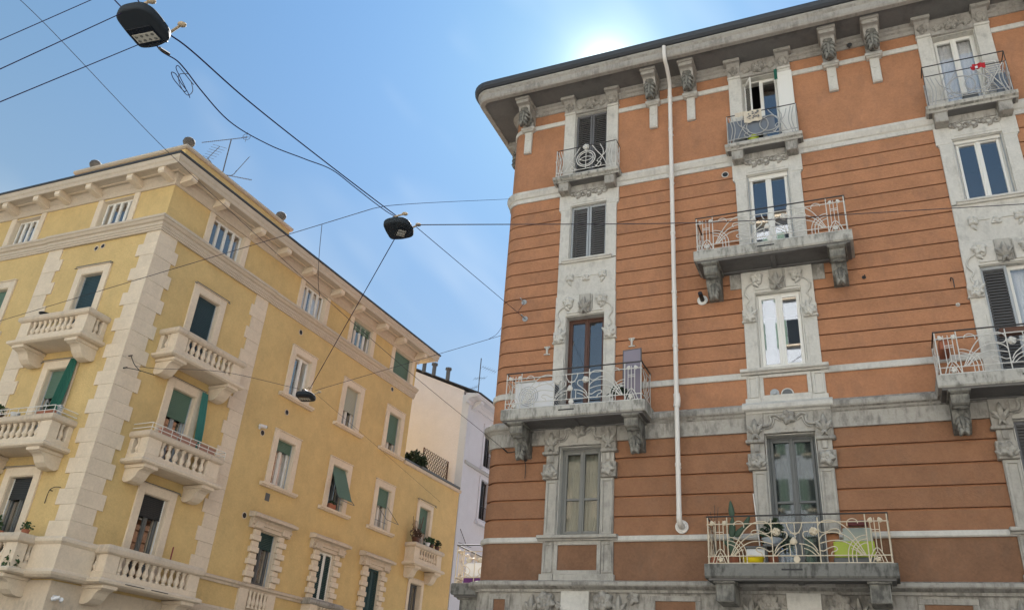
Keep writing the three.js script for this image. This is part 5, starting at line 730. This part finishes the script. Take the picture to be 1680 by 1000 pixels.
// ================================================================ aerials
function yagi(parent, name, a, b, n, len, up) { const L = [rod(a, b, 0.012)], A = V3(...a), Bv = V3(...b); for (let k = 0; k <= n; k++) { const p = A.clone().lerp(Bv, k / n), l = len * (0.7 + 0.3 * k / n) / 2; L.push(rod([p.x - up[0] * l, p.y - up[1] * l, p.z - up[2] * l], [p.x + up[0] * l, p.y + up[1] * l, p.z + up[2] * l], 0.006, 4)); } return mesh(name, L, M.aerial, parent); }
{ const t = thing('television_aerial', 'tall branched television aerial above the corner of the yellow building', 'aerial', -10.76, 17.6, -24.76);
  mesh('mast', rod([0, -0.4, 0], [-0.05, 2.65, 0.02], 0.022, 8), M.aerial, t);
  yagi(t, 'boom', [-0.89, 2.11, 0.4], [0.42, 2.94, -0.18], 22, 0.1, [0.3, 0, 0.95]);
  yagi(t, 'lower_boom', [-0.45, 1.2, 0.64], [-0.17, 1.92, 0.51], 6, 0.75, [0.85, -0.4, 0.3]);
  yagi(t, 'side_boom', [0.36, 1.33, -0.16], [0.65, 2.11, -0.27], 8, 0.22, [0.6, -0.2, 0.75]);
  yagi(t, 'bottom_boom', [0.1, 1.1, -0.06], [0.91, 1.19, -0.38], 16, 0.07, [0.2, 0.9, 0.4]);
  mesh('reflector', [ring(0, 0, 0, 0.14, 0.008, 12), rod([-0.14, 0, 0], [0.14, 0, 0], 0.006), rod([0, -0.25, 0], [0, 0.25, 0], 0.006)].map(g => { g.translate(0.4, 2.95, -0.17); return g; }), M.aerial, t);
  mesh('stay_arm', tube([[-0.43, 1.3, 0.6], [-0.3, 1.2, 0.4], [0, 1.02, 0.05], [0.3, 1.15, -0.1], [0.38, 1.4, -0.16]], 0.014), M.aerial, t); }
{ const t = thing('television_aerial', 'pale branched television aerial on the roof of the white building', 'aerial', -1.7, 18.2, -49.07);
  mesh('mast', rod([0, -0.6, 0], [0, 4.6, 0], 0.03, 8), M.aerial, t); yagi(t, 'boom', [0.12, 4.1, -0.2], [0.97, 4.5, -1.86], 6, 0.5, [0.5, 0.5, 0.3]); yagi(t, 'lower_boom', [-0.79, 1.7, 1.5], [-0.06, 2.6, 0.12], 6, 0.5, [0.5, 0.7, 0.3]); yagi(t, 'cross_boom', [-0.3, 3.0, 0.4], [0.35, 3.5, -0.6], 4, 0.5, [0.5, 0.5, 0.3]); }
// ================================================================ things on the balconies (placed in the orange building's frame)
const obA = 25 * D2R; const OP = (x, y, z) => [8.4524 + x * Math.cos(obA) - z * Math.sin(obA), y, -18.1262 + x * Math.sin(obA) + z * Math.cos(obA)];
const onO = (name, label, cat, x, y, z, turn = 0, grp) => { const p = OP(x, y, z); return thing(name, label, cat, p[0], p[1], p[2], -obA + turn, grp); };
{ let t = onO('air_conditioner', 'white twin air conditioning unit on the left of the iron balcony', 'air conditioner', -8.0, 9.242, 0.45);
  mesh('casing', bx(-0.72, 0.42, 0.05, 0.86, -0.18, 0.2, 0.02), M.whitePlastic, t); mesh('casing_lid', bx(-0.75, -0.12, 0.865, 0.89, -0.2, 0.24, 0.008), M.whitePaint, t); mesh('fan_grille', [0.1, 0.16, 0.22, 0.28].map(r => ring(-0.32, 0.45, 0.205, r, 0.008)), M.greyPaint, t); mesh('side_louvre', Array.from({ length: 9 }, (_, k) => bx(0.421, 0.43, 0.15 + k * 0.07, 0.19 + k * 0.07, -0.14, 0.15, 0)), M.darkFrame, t); mesh('foot', bx(-0.6, -0.5, 0, 0.05, -0.15, 0.17), M.darkFrame, t); mesh('foot', bx(0.2, 0.3, 0, 0.05, -0.15, 0.17), M.darkFrame, t);
  t = onO('screen_board', 'tall purple grey board standing upright at the right of the balcony', 'board', -5.44, 9.242, 0.62, -0.1); mesh('panel', bx(-0.24, 0.24, 0.03, 1.52, -0.015, 0.015), M.board, t); mesh('edge_frame', frameStrips(-0.26, 0.26, 0.01, 1.54, 0.025, -0.02, 0.02), M.darkFrame, t);
  t = onO('potted_plant', 'low spiky potted plants behind the railing beside the tall board', 'plant', -5.75, 9.242, 0.6); mesh('pot', potGeo(0.12, 0.16, 0.2), M.terracotta, t); mesh('foliage', foliage(90, 0.28, 0.16, 0.2, 0.16, rng(3)).map(g => { g.translate(0, 0.3, 0); return g; }), M.leafDark, t);
  // lower middle balcony
  const y = 5.222;
  t = onO('plastic_tub', 'bright yellow plastic tub on the lower iron balcony', 'tub', -2.66, y, 0.66); mesh('bowl', new THREE.LatheGeometry([[0.001, 0], [0.2, 0], [0.24, 0.16], [0.26, 0.17], [0.25, 0.18], [0.22, 0.17], [0.18, 0.02], [0.001, 0.02]].map(p => new THREE.Vector2(...p)), 24), M.yellowPlastic, t);
  t = onO('storage_box', 'white plastic box behind the yellow tub', 'box', -2.62, y, 0.3); mesh('box_body', bx(-0.22, 0.22, 0, 0.42, -0.15, 0.15, 0.03), M.whitePlastic, t); mesh('box_lid', bx(-0.24, 0.24, 0.42, 0.47, -0.17, 0.17, 0.02), M.darkFrame, t);
  t = onO('wash_basin', 'pale blue wash basin on a dark stool on the lower balcony', 'basin', -2.24, y, 0.55); mesh('basin_bowl', (() => { const g = new THREE.LatheGeometry([[0.001, 0], [0.14, 0], [0.22, 0.13], [0.24, 0.14], [0.2, 0.13], [0.12, 0.02], [0.001, 0.02]].map(p => new THREE.Vector2(...p)), 22); g.translate(0, 0.46, 0); return g; })(), std(0.55, 0.62, 0.7, 0.35), t); mesh('stool', [bx(-0.18, 0.18, 0.4, 0.46, -0.18, 0.18), ...[[-1, -1], [1, -1], [-1, 1], [1, 1]].map(([a, b]) => rod([a * 0.15, 0, b * 0.15], [a * 0.13, 0.4, b * 0.13], 0.02))], M.darkFrame, t);
  const bot = new THREE.LatheGeometry([[0.001, 0], [0.05, 0], [0.052, 0.2], [0.05, 0.24], [0.03, 0.29], [0.016, 0.31], [0.016, 0.34], [0.001, 0.34]].map(p => new THREE.Vector2(...p)), 14);
  for (const [k, l] of ['leftmost clear plastic bottle in the bundle on the lower balcony', 'second clear plastic bottle in the bundle on the lower balcony', 'third clear plastic bottle in the bundle on the lower balcony', 'rightmost clear plastic bottle in the bundle on the lower balcony'].entries()) { const b = onO('plastic_bottle', l, 'bottle', -2.02 + k * 0.09, y, 0.68 - (k % 2) * 0.1, 0, 'bottles on the lower balcony'); mesh('bottle_body', bot, M.bottle, b); mesh('cap', rod([0, 0.34, 0], [0, 0.37, 0], 0.018, 8), M.bluePlastic, b); }
  t = onO('lime_crate', 'lime green covered box behind the right of the lower railing', 'box', -0.56, y, 0.5); mesh('crate_body', bx(-0.4, 0.42, 0.16, 0.5, -0.2, 0.2, 0.02), M.limePlastic, t); mesh('crate_base', bx(-0.42, 0.44, 0, 0.16, -0.22, 0.22, 0.02), M.darkFrame, t); mesh('crate_lid', [bx(-0.2, 0.4, 0.5, 0.85, -0.2, -0.12, 0.02), bx(-0.36, 0.0, 0.5, 0.56, -0.1, 0.1, 0.02)], M.paleBlind, t);
  t = onO('planter_box', 'dark red trough hung inside the right of the lower railing', 'planter', -0.42, 6.02, 0.72); mesh('trough', bx(-0.2, 0.2, 0, 0.12, -0.08, 0.08, 0.015), std(0.12, 0.02, 0.02, 0.6), t);
  t = onO('cactus_plant', 'tall flat padded cactus at the left of the lower balcony', 'cactus', -3.1, y, 0.45); mesh('pot', potGeo(0.12, 0.17, 0.24), M.terracotta, t);
  for (const [px, py, l, w, a] of [[0, 0.2, 0.5, 0.16, 0.1], [-0.03, 0.66, 0.5, 0.15, -0.08], [0, 1.1, 0.42, 0.13, 0.06], [0.04, 0.68, 0.38, 0.14, -0.8], [0.26, 0.9, 0.28, 0.12, -0.5], [0.02, 0.4, 0.34, 0.12, 0.9]]) mesh('cactus_pad', lobe(px, py, 0, l, w, 0.03, a), M.cactus, t);
  t = onO('potted_plant', 'leafy potted plant left of the door on the lower balcony', 'plant', -2.25, y, 0.22); mesh('pot', potGeo(0.13, 0.18, 0.26), M.terracotta, t); mesh('stem', [rod([0, 0.2, 0], [0.02, 0.9, 0], 0.012), rod([0, 0.4, 0], [-0.12, 1.0, 0.05], 0.01)], M.leafDark, t); mesh('foliage', foliage(160, 0.24, 0.4, 0.16, 0.13, rng(5)).map(g => { g.translate(0, 0.75, 0); return g; }), M.leafDark, t);
  t = onO('dry_plant', 'bare dry twigs in a small pot at the balcony corner', 'plant', -3.5, y, 0.5); mesh('pot', potGeo(0.1, 0.13, 0.2), M.terracotta, t); mesh('twigs', [[0.1, 1.35], [-0.08, 1.25], [0.02, 1.4], [-0.15, 1.2]].map(([a, b]) => tube([[0, 0.18, 0], [a * 0.4, b * 0.6, 0.03], [a, b, 0]], 0.006)), M.ironDark, t);
  t = onO('broom_handle', 'pale broom leaning on the wall by the lower balcony door', 'broom', -2.52, y, 0.2); mesh('handle', rod([0, 0.15, 0.1], [-0.12, 1.75, -0.1], 0.014, 8), M.spout, t); mesh('brush_head', bx(-0.16, 0.16, 0, 0.16, 0.04, 0.16, 0.02), M.bluePlastic, t);
  // upper balconies
  t = onO('printed_cloth', 'pale patterned cloth hung over the rail of the middle top balcony', 'cloth', -1.93, 18.02, 0.5); { const g = wavy(0.5, 0.42, 0.02, 2, 1); g.translate(0, -0.19, 0); const k = wavy(0.34, 0.08, 0.01, 1); k.rotateX(-1.5); k.translate(0.0, 0.02, -0.06); mesh('cloth_fold', [g, k], M.beigeCloth, t); const g2 = wavy(0.3, 0.16, 0.02, 2); g2.translate(-0.35, -0.05, 0.0); mesh('cloth_end', g2, M.beigeCloth, t); const sp = []; const r = rng(9); for (let i = 0; i < 34; i++) sp.push(disc(-0.18 + r() * 0.36, -0.05 - r() * 0.28, 0.034, 0.012 + r() * 0.012, 0.004, 6)); mesh('cloth_print', sp, M.slatFrame, t); }
  t = onO('green_pot', 'small green pot behind the railing of the middle top balcony', 'pot', -1.98, 17.002, 0.3); mesh('pot_body', potGeo(0.1, 0.14, 0.2), M.limePlastic, t);
  t = onO('shade_cloth', 'dark grey screen cloth tied inside the middle top balcony railing', 'cloth', -1.9, 17.0, 0.43); mesh('screen_sheet', [wavy(1.3, 0.62, 0.01, 5).translate(-0.1, 0.5, -0.01)], std(0.16, 0.18, 0.21, 0.9), t);
  t = onO('green_strap', 'dark green strap hanging at the top right of the middle top window', 'strap', -1.22, 19.5, 0.16); mesh('strap_cloth', wavy(0.09, 0.4, 0.015, 1), M.awning, t);
  t = onO('red_cloth', 'red cloth drying on the rail of the right top balcony', 'cloth', 3.86, 18.0, 0.5); mesh('cloth_fold', [wavy(0.3, 0.17, 0.03, 2).translate(0, -0.02, 0), wavy(0.2, 0.12, 0.03, 1.4).translate(-0.1, -0.07, 0.02)], M.redCloth, t); mesh('white_hem', wavy(0.06, 0.08, 0.005, 1).translate(-0.07, -0.1, 0.06), M.whitePlastic, t);
  t = onO('drying_rack', 'folded white and blue drying rack on the right top balcony', 'drying rack', 4.15, 17.0, 0.24); mesh('rack_frame', [[[-0.3, 0, 0], [-0.1, 1.35, -0.08]], [[0.25, 0, 0], [0.16, 1.3, -0.05]], [[-0.1, 1.35, -0.08], [0.16, 1.3, -0.05]], [[0.3, 0, 0.1], [-0.2, 1.1, 0.1]], [[-0.3, 0.1, 0.12], [0.3, 1.1, 0.12]]].map(([a, b]) => rod(a, b, 0.014)), M.whitePaint, t); mesh('rack_wires', Array.from({ length: 12 }, (_, k) => rod([-0.22 + k * 0.01, 0.2 + k * 0.075, 0.1], [0.3, 0.2 + k * 0.075, 0.1], 0.006)), M.bluePlastic, t); mesh('rack_bag', bx(0.02, 0.3, 0.15, 0.75, -0.02, 0.08, 0.03), std(0.2, 0.23, 0.26, 0.8), t);
  t = onO('storage_box', 'small dark box behind the railing of the right top balcony', 'box', 3.55, 17.0, 0.25); mesh('box_body', bx(-0.18, 0.18, 0, 0.26, -0.12, 0.12, 0.02), M.darkFrame, t);
  t = onO('planter_box', 'terracotta planter hung inside the left end of the right iron balcony', 'planter', 1.84, 9.98, 0.55); mesh('trough', bx(-0.1, 0.1, -0.1, 0.18, -0.3, 0.3, 0.02), M.terracotta, t);
  t = onO('planter_box', 'dark planter on the rail of the right iron balcony before the louvres', 'planter', 3.25, 10.12, 0.8); mesh('trough', bx(-0.3, 0.3, -0.02, 0.14, -0.1, 0.08, 0.02), std(0.12, 0.06, 0.04, 0.8), t);
  t = onO('wall_spotlight', 'small black spotlight under the eaves between two carved consoles', 'spotlight', 0.87, 20.0, 0.0); mesh('mount', rod([0, 0.06, 0], [0, 0.06, 0.1], 0.02), M.black, t); mesh('head', [rod([0, 0.06, 0.08], [0.03, -0.06, 0.22], 0.06, 12)], M.black, t);
  // side street balcony of the orange building
  t = onO('storage_box', 'white box with purple base on the side street balcony at the orange corner', 'box', -10.55, 5.13, -1.75); mesh('box_body', bx(-0.3, 0.3, 0.2, 0.62, -0.2, 0.2, 0.04), M.whitePlastic, t); mesh('box_base', bx(-0.32, 0.32, 0, 0.2, -0.22, 0.22, 0.01), M.purple, t);
}
// ================================================================ things on the yellow building (its own frame)
const ybA = 24.37 * D2R; const YP = (x, y, z) => [-11.1417 + x * Math.cos(ybA) - z * Math.sin(ybA), y, -22.38 + x * Math.sin(ybA) + z * Math.cos(ybA)];
const onL = (name, label, cat, x, y, z, grp) => { const p = YP(x, y, z); return thing(name, label, cat, p[0], p[1], p[2], -ybA, grp); };
const onR = (name, label, cat, u, y, off, grp) => { const q = RU(u, off), p = YP(q[0], y, q[1]); return thing(name, label, cat, p[0], p[1], p[2], -ybA + TR, grp); };
function drape(t, mat, dx, len) { // awning cloth gathered to one side of the door
  const P = [], n = 30, m = 14, at = (i, j) => { const a = i / n, b = j / m, w = 0.26 + 0.1 * Math.sin(b * 3.1); return [dx * b + (a - 0.5) * w, -b * len, 0.14 + 0.12 * b + Math.sin(a * 23 + b * 1.5) * 0.045 * (0.4 + b)]; };
  for (let i = 0; i < n; i++) for (let j = 0; j < m; j++) { const a = at(i, j), b = at(i + 1, j), c = at(i + 1, j + 1), d = at(i, j + 1); P.push(...a, ...b, ...c, ...a, ...c, ...d); }
  const g = new THREE.BufferGeometry(); g.setAttribute('position', new THREE.Float32BufferAttribute(P, 3)); g.computeVertexNormals(); mesh('cloth_fall', g, mat, t); mesh('cloth_hem', rod([dx - 0.14, -len, 0.26], [dx + 0.14, -len, 0.26], 0.02), mat, t);
}
drape(onL('door_awning', 'dark green awning cloth gathered beside the middle balcony door on the left face', 'awning', -1.76, 10.5, 0), M.awning, -0.02, 1.95);
drape(onR('door_awning', 'blue green awning cloth gathered beside the middle balcony door right of the quoins', 'awning', 3.2, 10.5, 0), M.awningPale, 0.1, 1.95);
for (const [k, u, l] of [[0, 1.75, 'leftmost terracotta trough in the white guard above the stone balcony'], [1, 2.5, 'middle terracotta trough in the white guard above the stone balcony'], [2, 3.3, 'rightmost terracotta trough in the white guard above the stone balcony']]) { const t = onR('planter_box', l, 'planter', u, 8.525, 0.66, 'troughs on the stone balcony'); mesh('trough', [bx(-0.3, 0.3, 0, 0.17, -0.08, 0.08, 0.015), bx(-0.32, 0.32, 0.14, 0.19, -0.1, 0.1, 0.01)], std(0.42, 0.23, 0.17, 0.8), t); mesh('soil', bx(-0.28, 0.28, 0.17, 0.195, -0.07, 0.07, 0.003), M.wood, t); }
{ let t = onL('potted_plant', 'small green plant in a dark pot on the left middle stone balcony', 'plant', -3.5, 8.525, 0.6); mesh('pot', potGeo(0.1, 0.14, 0.2), M.wood, t); mesh('foliage', foliage(80, 0.16, 0.18, 0.14, 0.1, rng(21)).map(g => { g.translate(0, 0.3, 0); return g; }), M.leaf, t);
  t = onL('white_pot', 'small white pot on the rail of the left middle stone balcony', 'pot', -2.75, 8.525, 0.62); mesh('pot_body', potGeo(0.09, 0.12, 0.15), M.whitePlastic, t);
  t = onL('potted_plant', 'dark red plant trough at the right end of the left middle stone balcony', 'plant', -1.5, 8.525, 0.6); mesh('trough', bx(-0.3, 0.3, 0, 0.14, -0.09, 0.09, 0.01), M.terracotta, t); mesh('foliage', foliage(60, 0.3, 0.1, 0.1, 0.09, rng(22)).map(g => { g.translate(0, 0.2, 0); return g; }), M.leafDark, t);
  t = onL('glass_jar', 'clear glass jar on the corner of the left middle stone balcony', 'jar', -1.0, 8.525, 0.62); mesh('jar_body', potGeo(0.06, 0.07, 0.22), M.bottle, t); mesh('jar_lid', rod([0, 0.22, 0], [0, 0.25, 0], 0.075, 12), M.metal, t);
  t = onL('dish', 'small dark dish on the rail of the upper left stone balcony', 'dish', -3.0, 11.79, 0.65); mesh('dish_bowl', potGeo(0.1, 0.16, 0.08), M.black, t);
  t = onL('balcony_plant', 'leafy green plant spilling over the lower left stone balcony', 'plant', -2.3, 5.262, 0.5); mesh('trough', bx(-0.5, 0.5, 0, 0.12, -0.08, 0.08, 0.01), M.terracotta, t); mesh('foliage', foliage(420, 0.6, 0.26, 0.22, 0.11, rng(23)).map(g => { g.translate(-0.1, 0.26, 0.05); return g; }), M.leaf, t);
  t = onL('wall_fern', 'green fern growing from the slab beside the rounded corner parapet', 'plant', -0.9, 4.45, 0.55); mesh('root_tuft', ball(0, 0, -0.08, 0.09, 0.06, 0.1), M.wood, t); mesh('foliage', foliage(260, 0.22, 0.24, 0.16, 0.11, rng(24)).map(g => { g.translate(0.02, 0.06, 0.05); return g; }), M.leaf, t);
  t = onL('balcony_plant', 'small green sprig on the rail at the right end of the lower left balcony', 'plant', -0.9, 5.262, 0.5); mesh('pot', potGeo(0.08, 0.1, 0.12), M.terracotta, t); mesh('foliage', foliage(60, 0.14, 0.12, 0.12, 0.09, rng(25)).map(g => { g.translate(0, 0.2, 0); return g; }), M.leaf, t);
  t = onR('red_pole', 'short dark red pole standing by the lower stone balcony door', 'pole', 3.25, 4.95, 0.35); mesh('pole_shaft', rod([0, -0.45, 0], [0.02, 0.75, 0], 0.02, 8), std(0.2, 0.03, 0.03, 0.6), t); mesh('pole_foot', rod([0, -0.5, 0], [0, -0.42, 0], 0.06, 10), M.darkFrame, t);
  t = onR('security_camera', 'white bullet security camera on the yellow wall beside the quoin strip', 'camera', 5.98, 10.3, 0); mesh('mount', [disc(0, 0, 0.01, 0.05, 0.03), rod([0, 0, 0], [0, 0, 0.14], 0.018)], M.whitePlastic, t); mesh('body', [rod([-0.16, 0.02, 0.16], [0.14, 0.06, 0.16], 0.06, 14)], M.whitePlastic, t); mesh('lens', rod([0.14, 0.06, 0.16], [0.17, 0.064, 0.16], 0.05, 14), M.black, t);
  { const q = OP(0, 0, 0); t = onR('security_camera', 'small pale double camera under the rounded corner of the yellow building', 'camera', 0.15, 3.75, 0.12); mesh('mount', disc(0, 0.05, -0.02, 0.07, 0.06), M.whitePlastic, t); mesh('body', [rod([-0.14, 0, 0.06], [-0.02, 0.06, 0.2], 0.05, 12)], M.whitePlastic, t); mesh('body', [rod([0.14, 0, 0.06], [0.04, 0.02, 0.2], 0.05, 12)], M.whitePlastic, t); }
  t = onR('potted_plant', 'red flower pot on the sill below the propped green blind', 'plant', 10.6, 8.62, -0.04); mesh('pot', bx(-0.2, 0.18, 0, 0.2, -0.06, 0.1, 0.02), M.terracotta, t); mesh('foliage', foliage(40, 0.2, 0.08, 0.08, 0.08, rng(31)).map(g => { g.translate(0, 0.25, 0.02); return g; }), M.leafDark, t);
  t = onR('dry_plant', 'brown bushy dry plant on the left end of the small far balcony', 'plant', 16.15, 8.545, 0.36); mesh('pot', potGeo(0.14, 0.18, 0.2), M.wood, t); mesh('twigs', Array.from({ length: 14 }, (_, k) => { const a = k * 2.4; return tube([[0, 0.15, 0], [Math.cos(a) * 0.15, 0.5, Math.sin(a) * 0.12], [Math.cos(a) * 0.32, 0.75 + (k % 4) * 0.12, Math.sin(a) * 0.2]], 0.01); }), M.wood, t); mesh('foliage', foliage(170, 0.3, 0.26, 0.22, 0.1, rng(32)).map(g => { g.translate(0, 0.36, 0); return g; }), std(0.09, 0.055, 0.035, 0.9), t);
  for (const [k, u, l] of [[0, 17.1, 'white pot with a small plant in the middle of the small far balcony'], [1, 17.45, 'green leafed pot plant right of the middle of the small far balcony'], [2, 17.95, 'dark pot plant at the right end of the small far balcony']]) { t = onR('potted_plant', l, 'plant', u, 8.545, 0.38, 'pots on the far balcony'); mesh('pot', potGeo(0.08, 0.11, 0.18), k === 0 ? M.whitePlastic : M.wood, t); mesh('foliage', foliage(70, 0.15, 0.15, 0.12, 0.12, rng(33 + k)).map(g => { g.translate(0, 0.28, 0); return g; }), k === 2 ? M.leafDark : M.leaf, t); }
  t = onR('roof_shrub', 'round dark green shrub on the terrace edge of the low yellow block', 'shrub', 16.65, 11.95, -0.5); mesh('pot', bx(-0.4, 0.4, -0.5, 0.02, -0.2, 0.2, 0.02), M.terracotta, t); mesh('stem', rod([0, 0, 0], [0, 0.4, 0], 0.04), M.wood, t); mesh('foliage', foliage(700, 0.62, 0.42, 0.5, 0.15, rng(41)).map(g => { g.translate(0, 0.42, 0); return g; }), M.leafDark, t);
  t = onR('trellis', 'brown diamond lattice trellis on the terrace of the low yellow block', 'trellis', 18.4, 11.95, -0.5); const L = []; const w = 1.15, h = 1.25; for (let k = -9; k <= 9; k++) for (const s of [-1, 1]) { const c = k * 0.22; let a = [], x0 = Math.max(-w, c - h / 2), x1 = Math.min(w, c + h / 2); if (x1 - x0 < 0.12) continue; L.push([[s * x0, x0 - c + h / 2, s * 0.012], [s * x1, x1 - c + h / 2, s * 0.012]]); } for (const [a, b] of L) mesh('lattice_slat', rod(a, b, 0.018, 4), std(0.075, 0.045, 0.03, 0.8), t); mesh('post', bx(-w - 0.03, -w + 0.03, -0.5, h, -0.03, 0.03), M.wood, t); mesh('post', bx(w - 0.03, w + 0.03, -0.5, h, -0.03, 0.03), M.wood, t);
}
renderer.render(scene, camera);
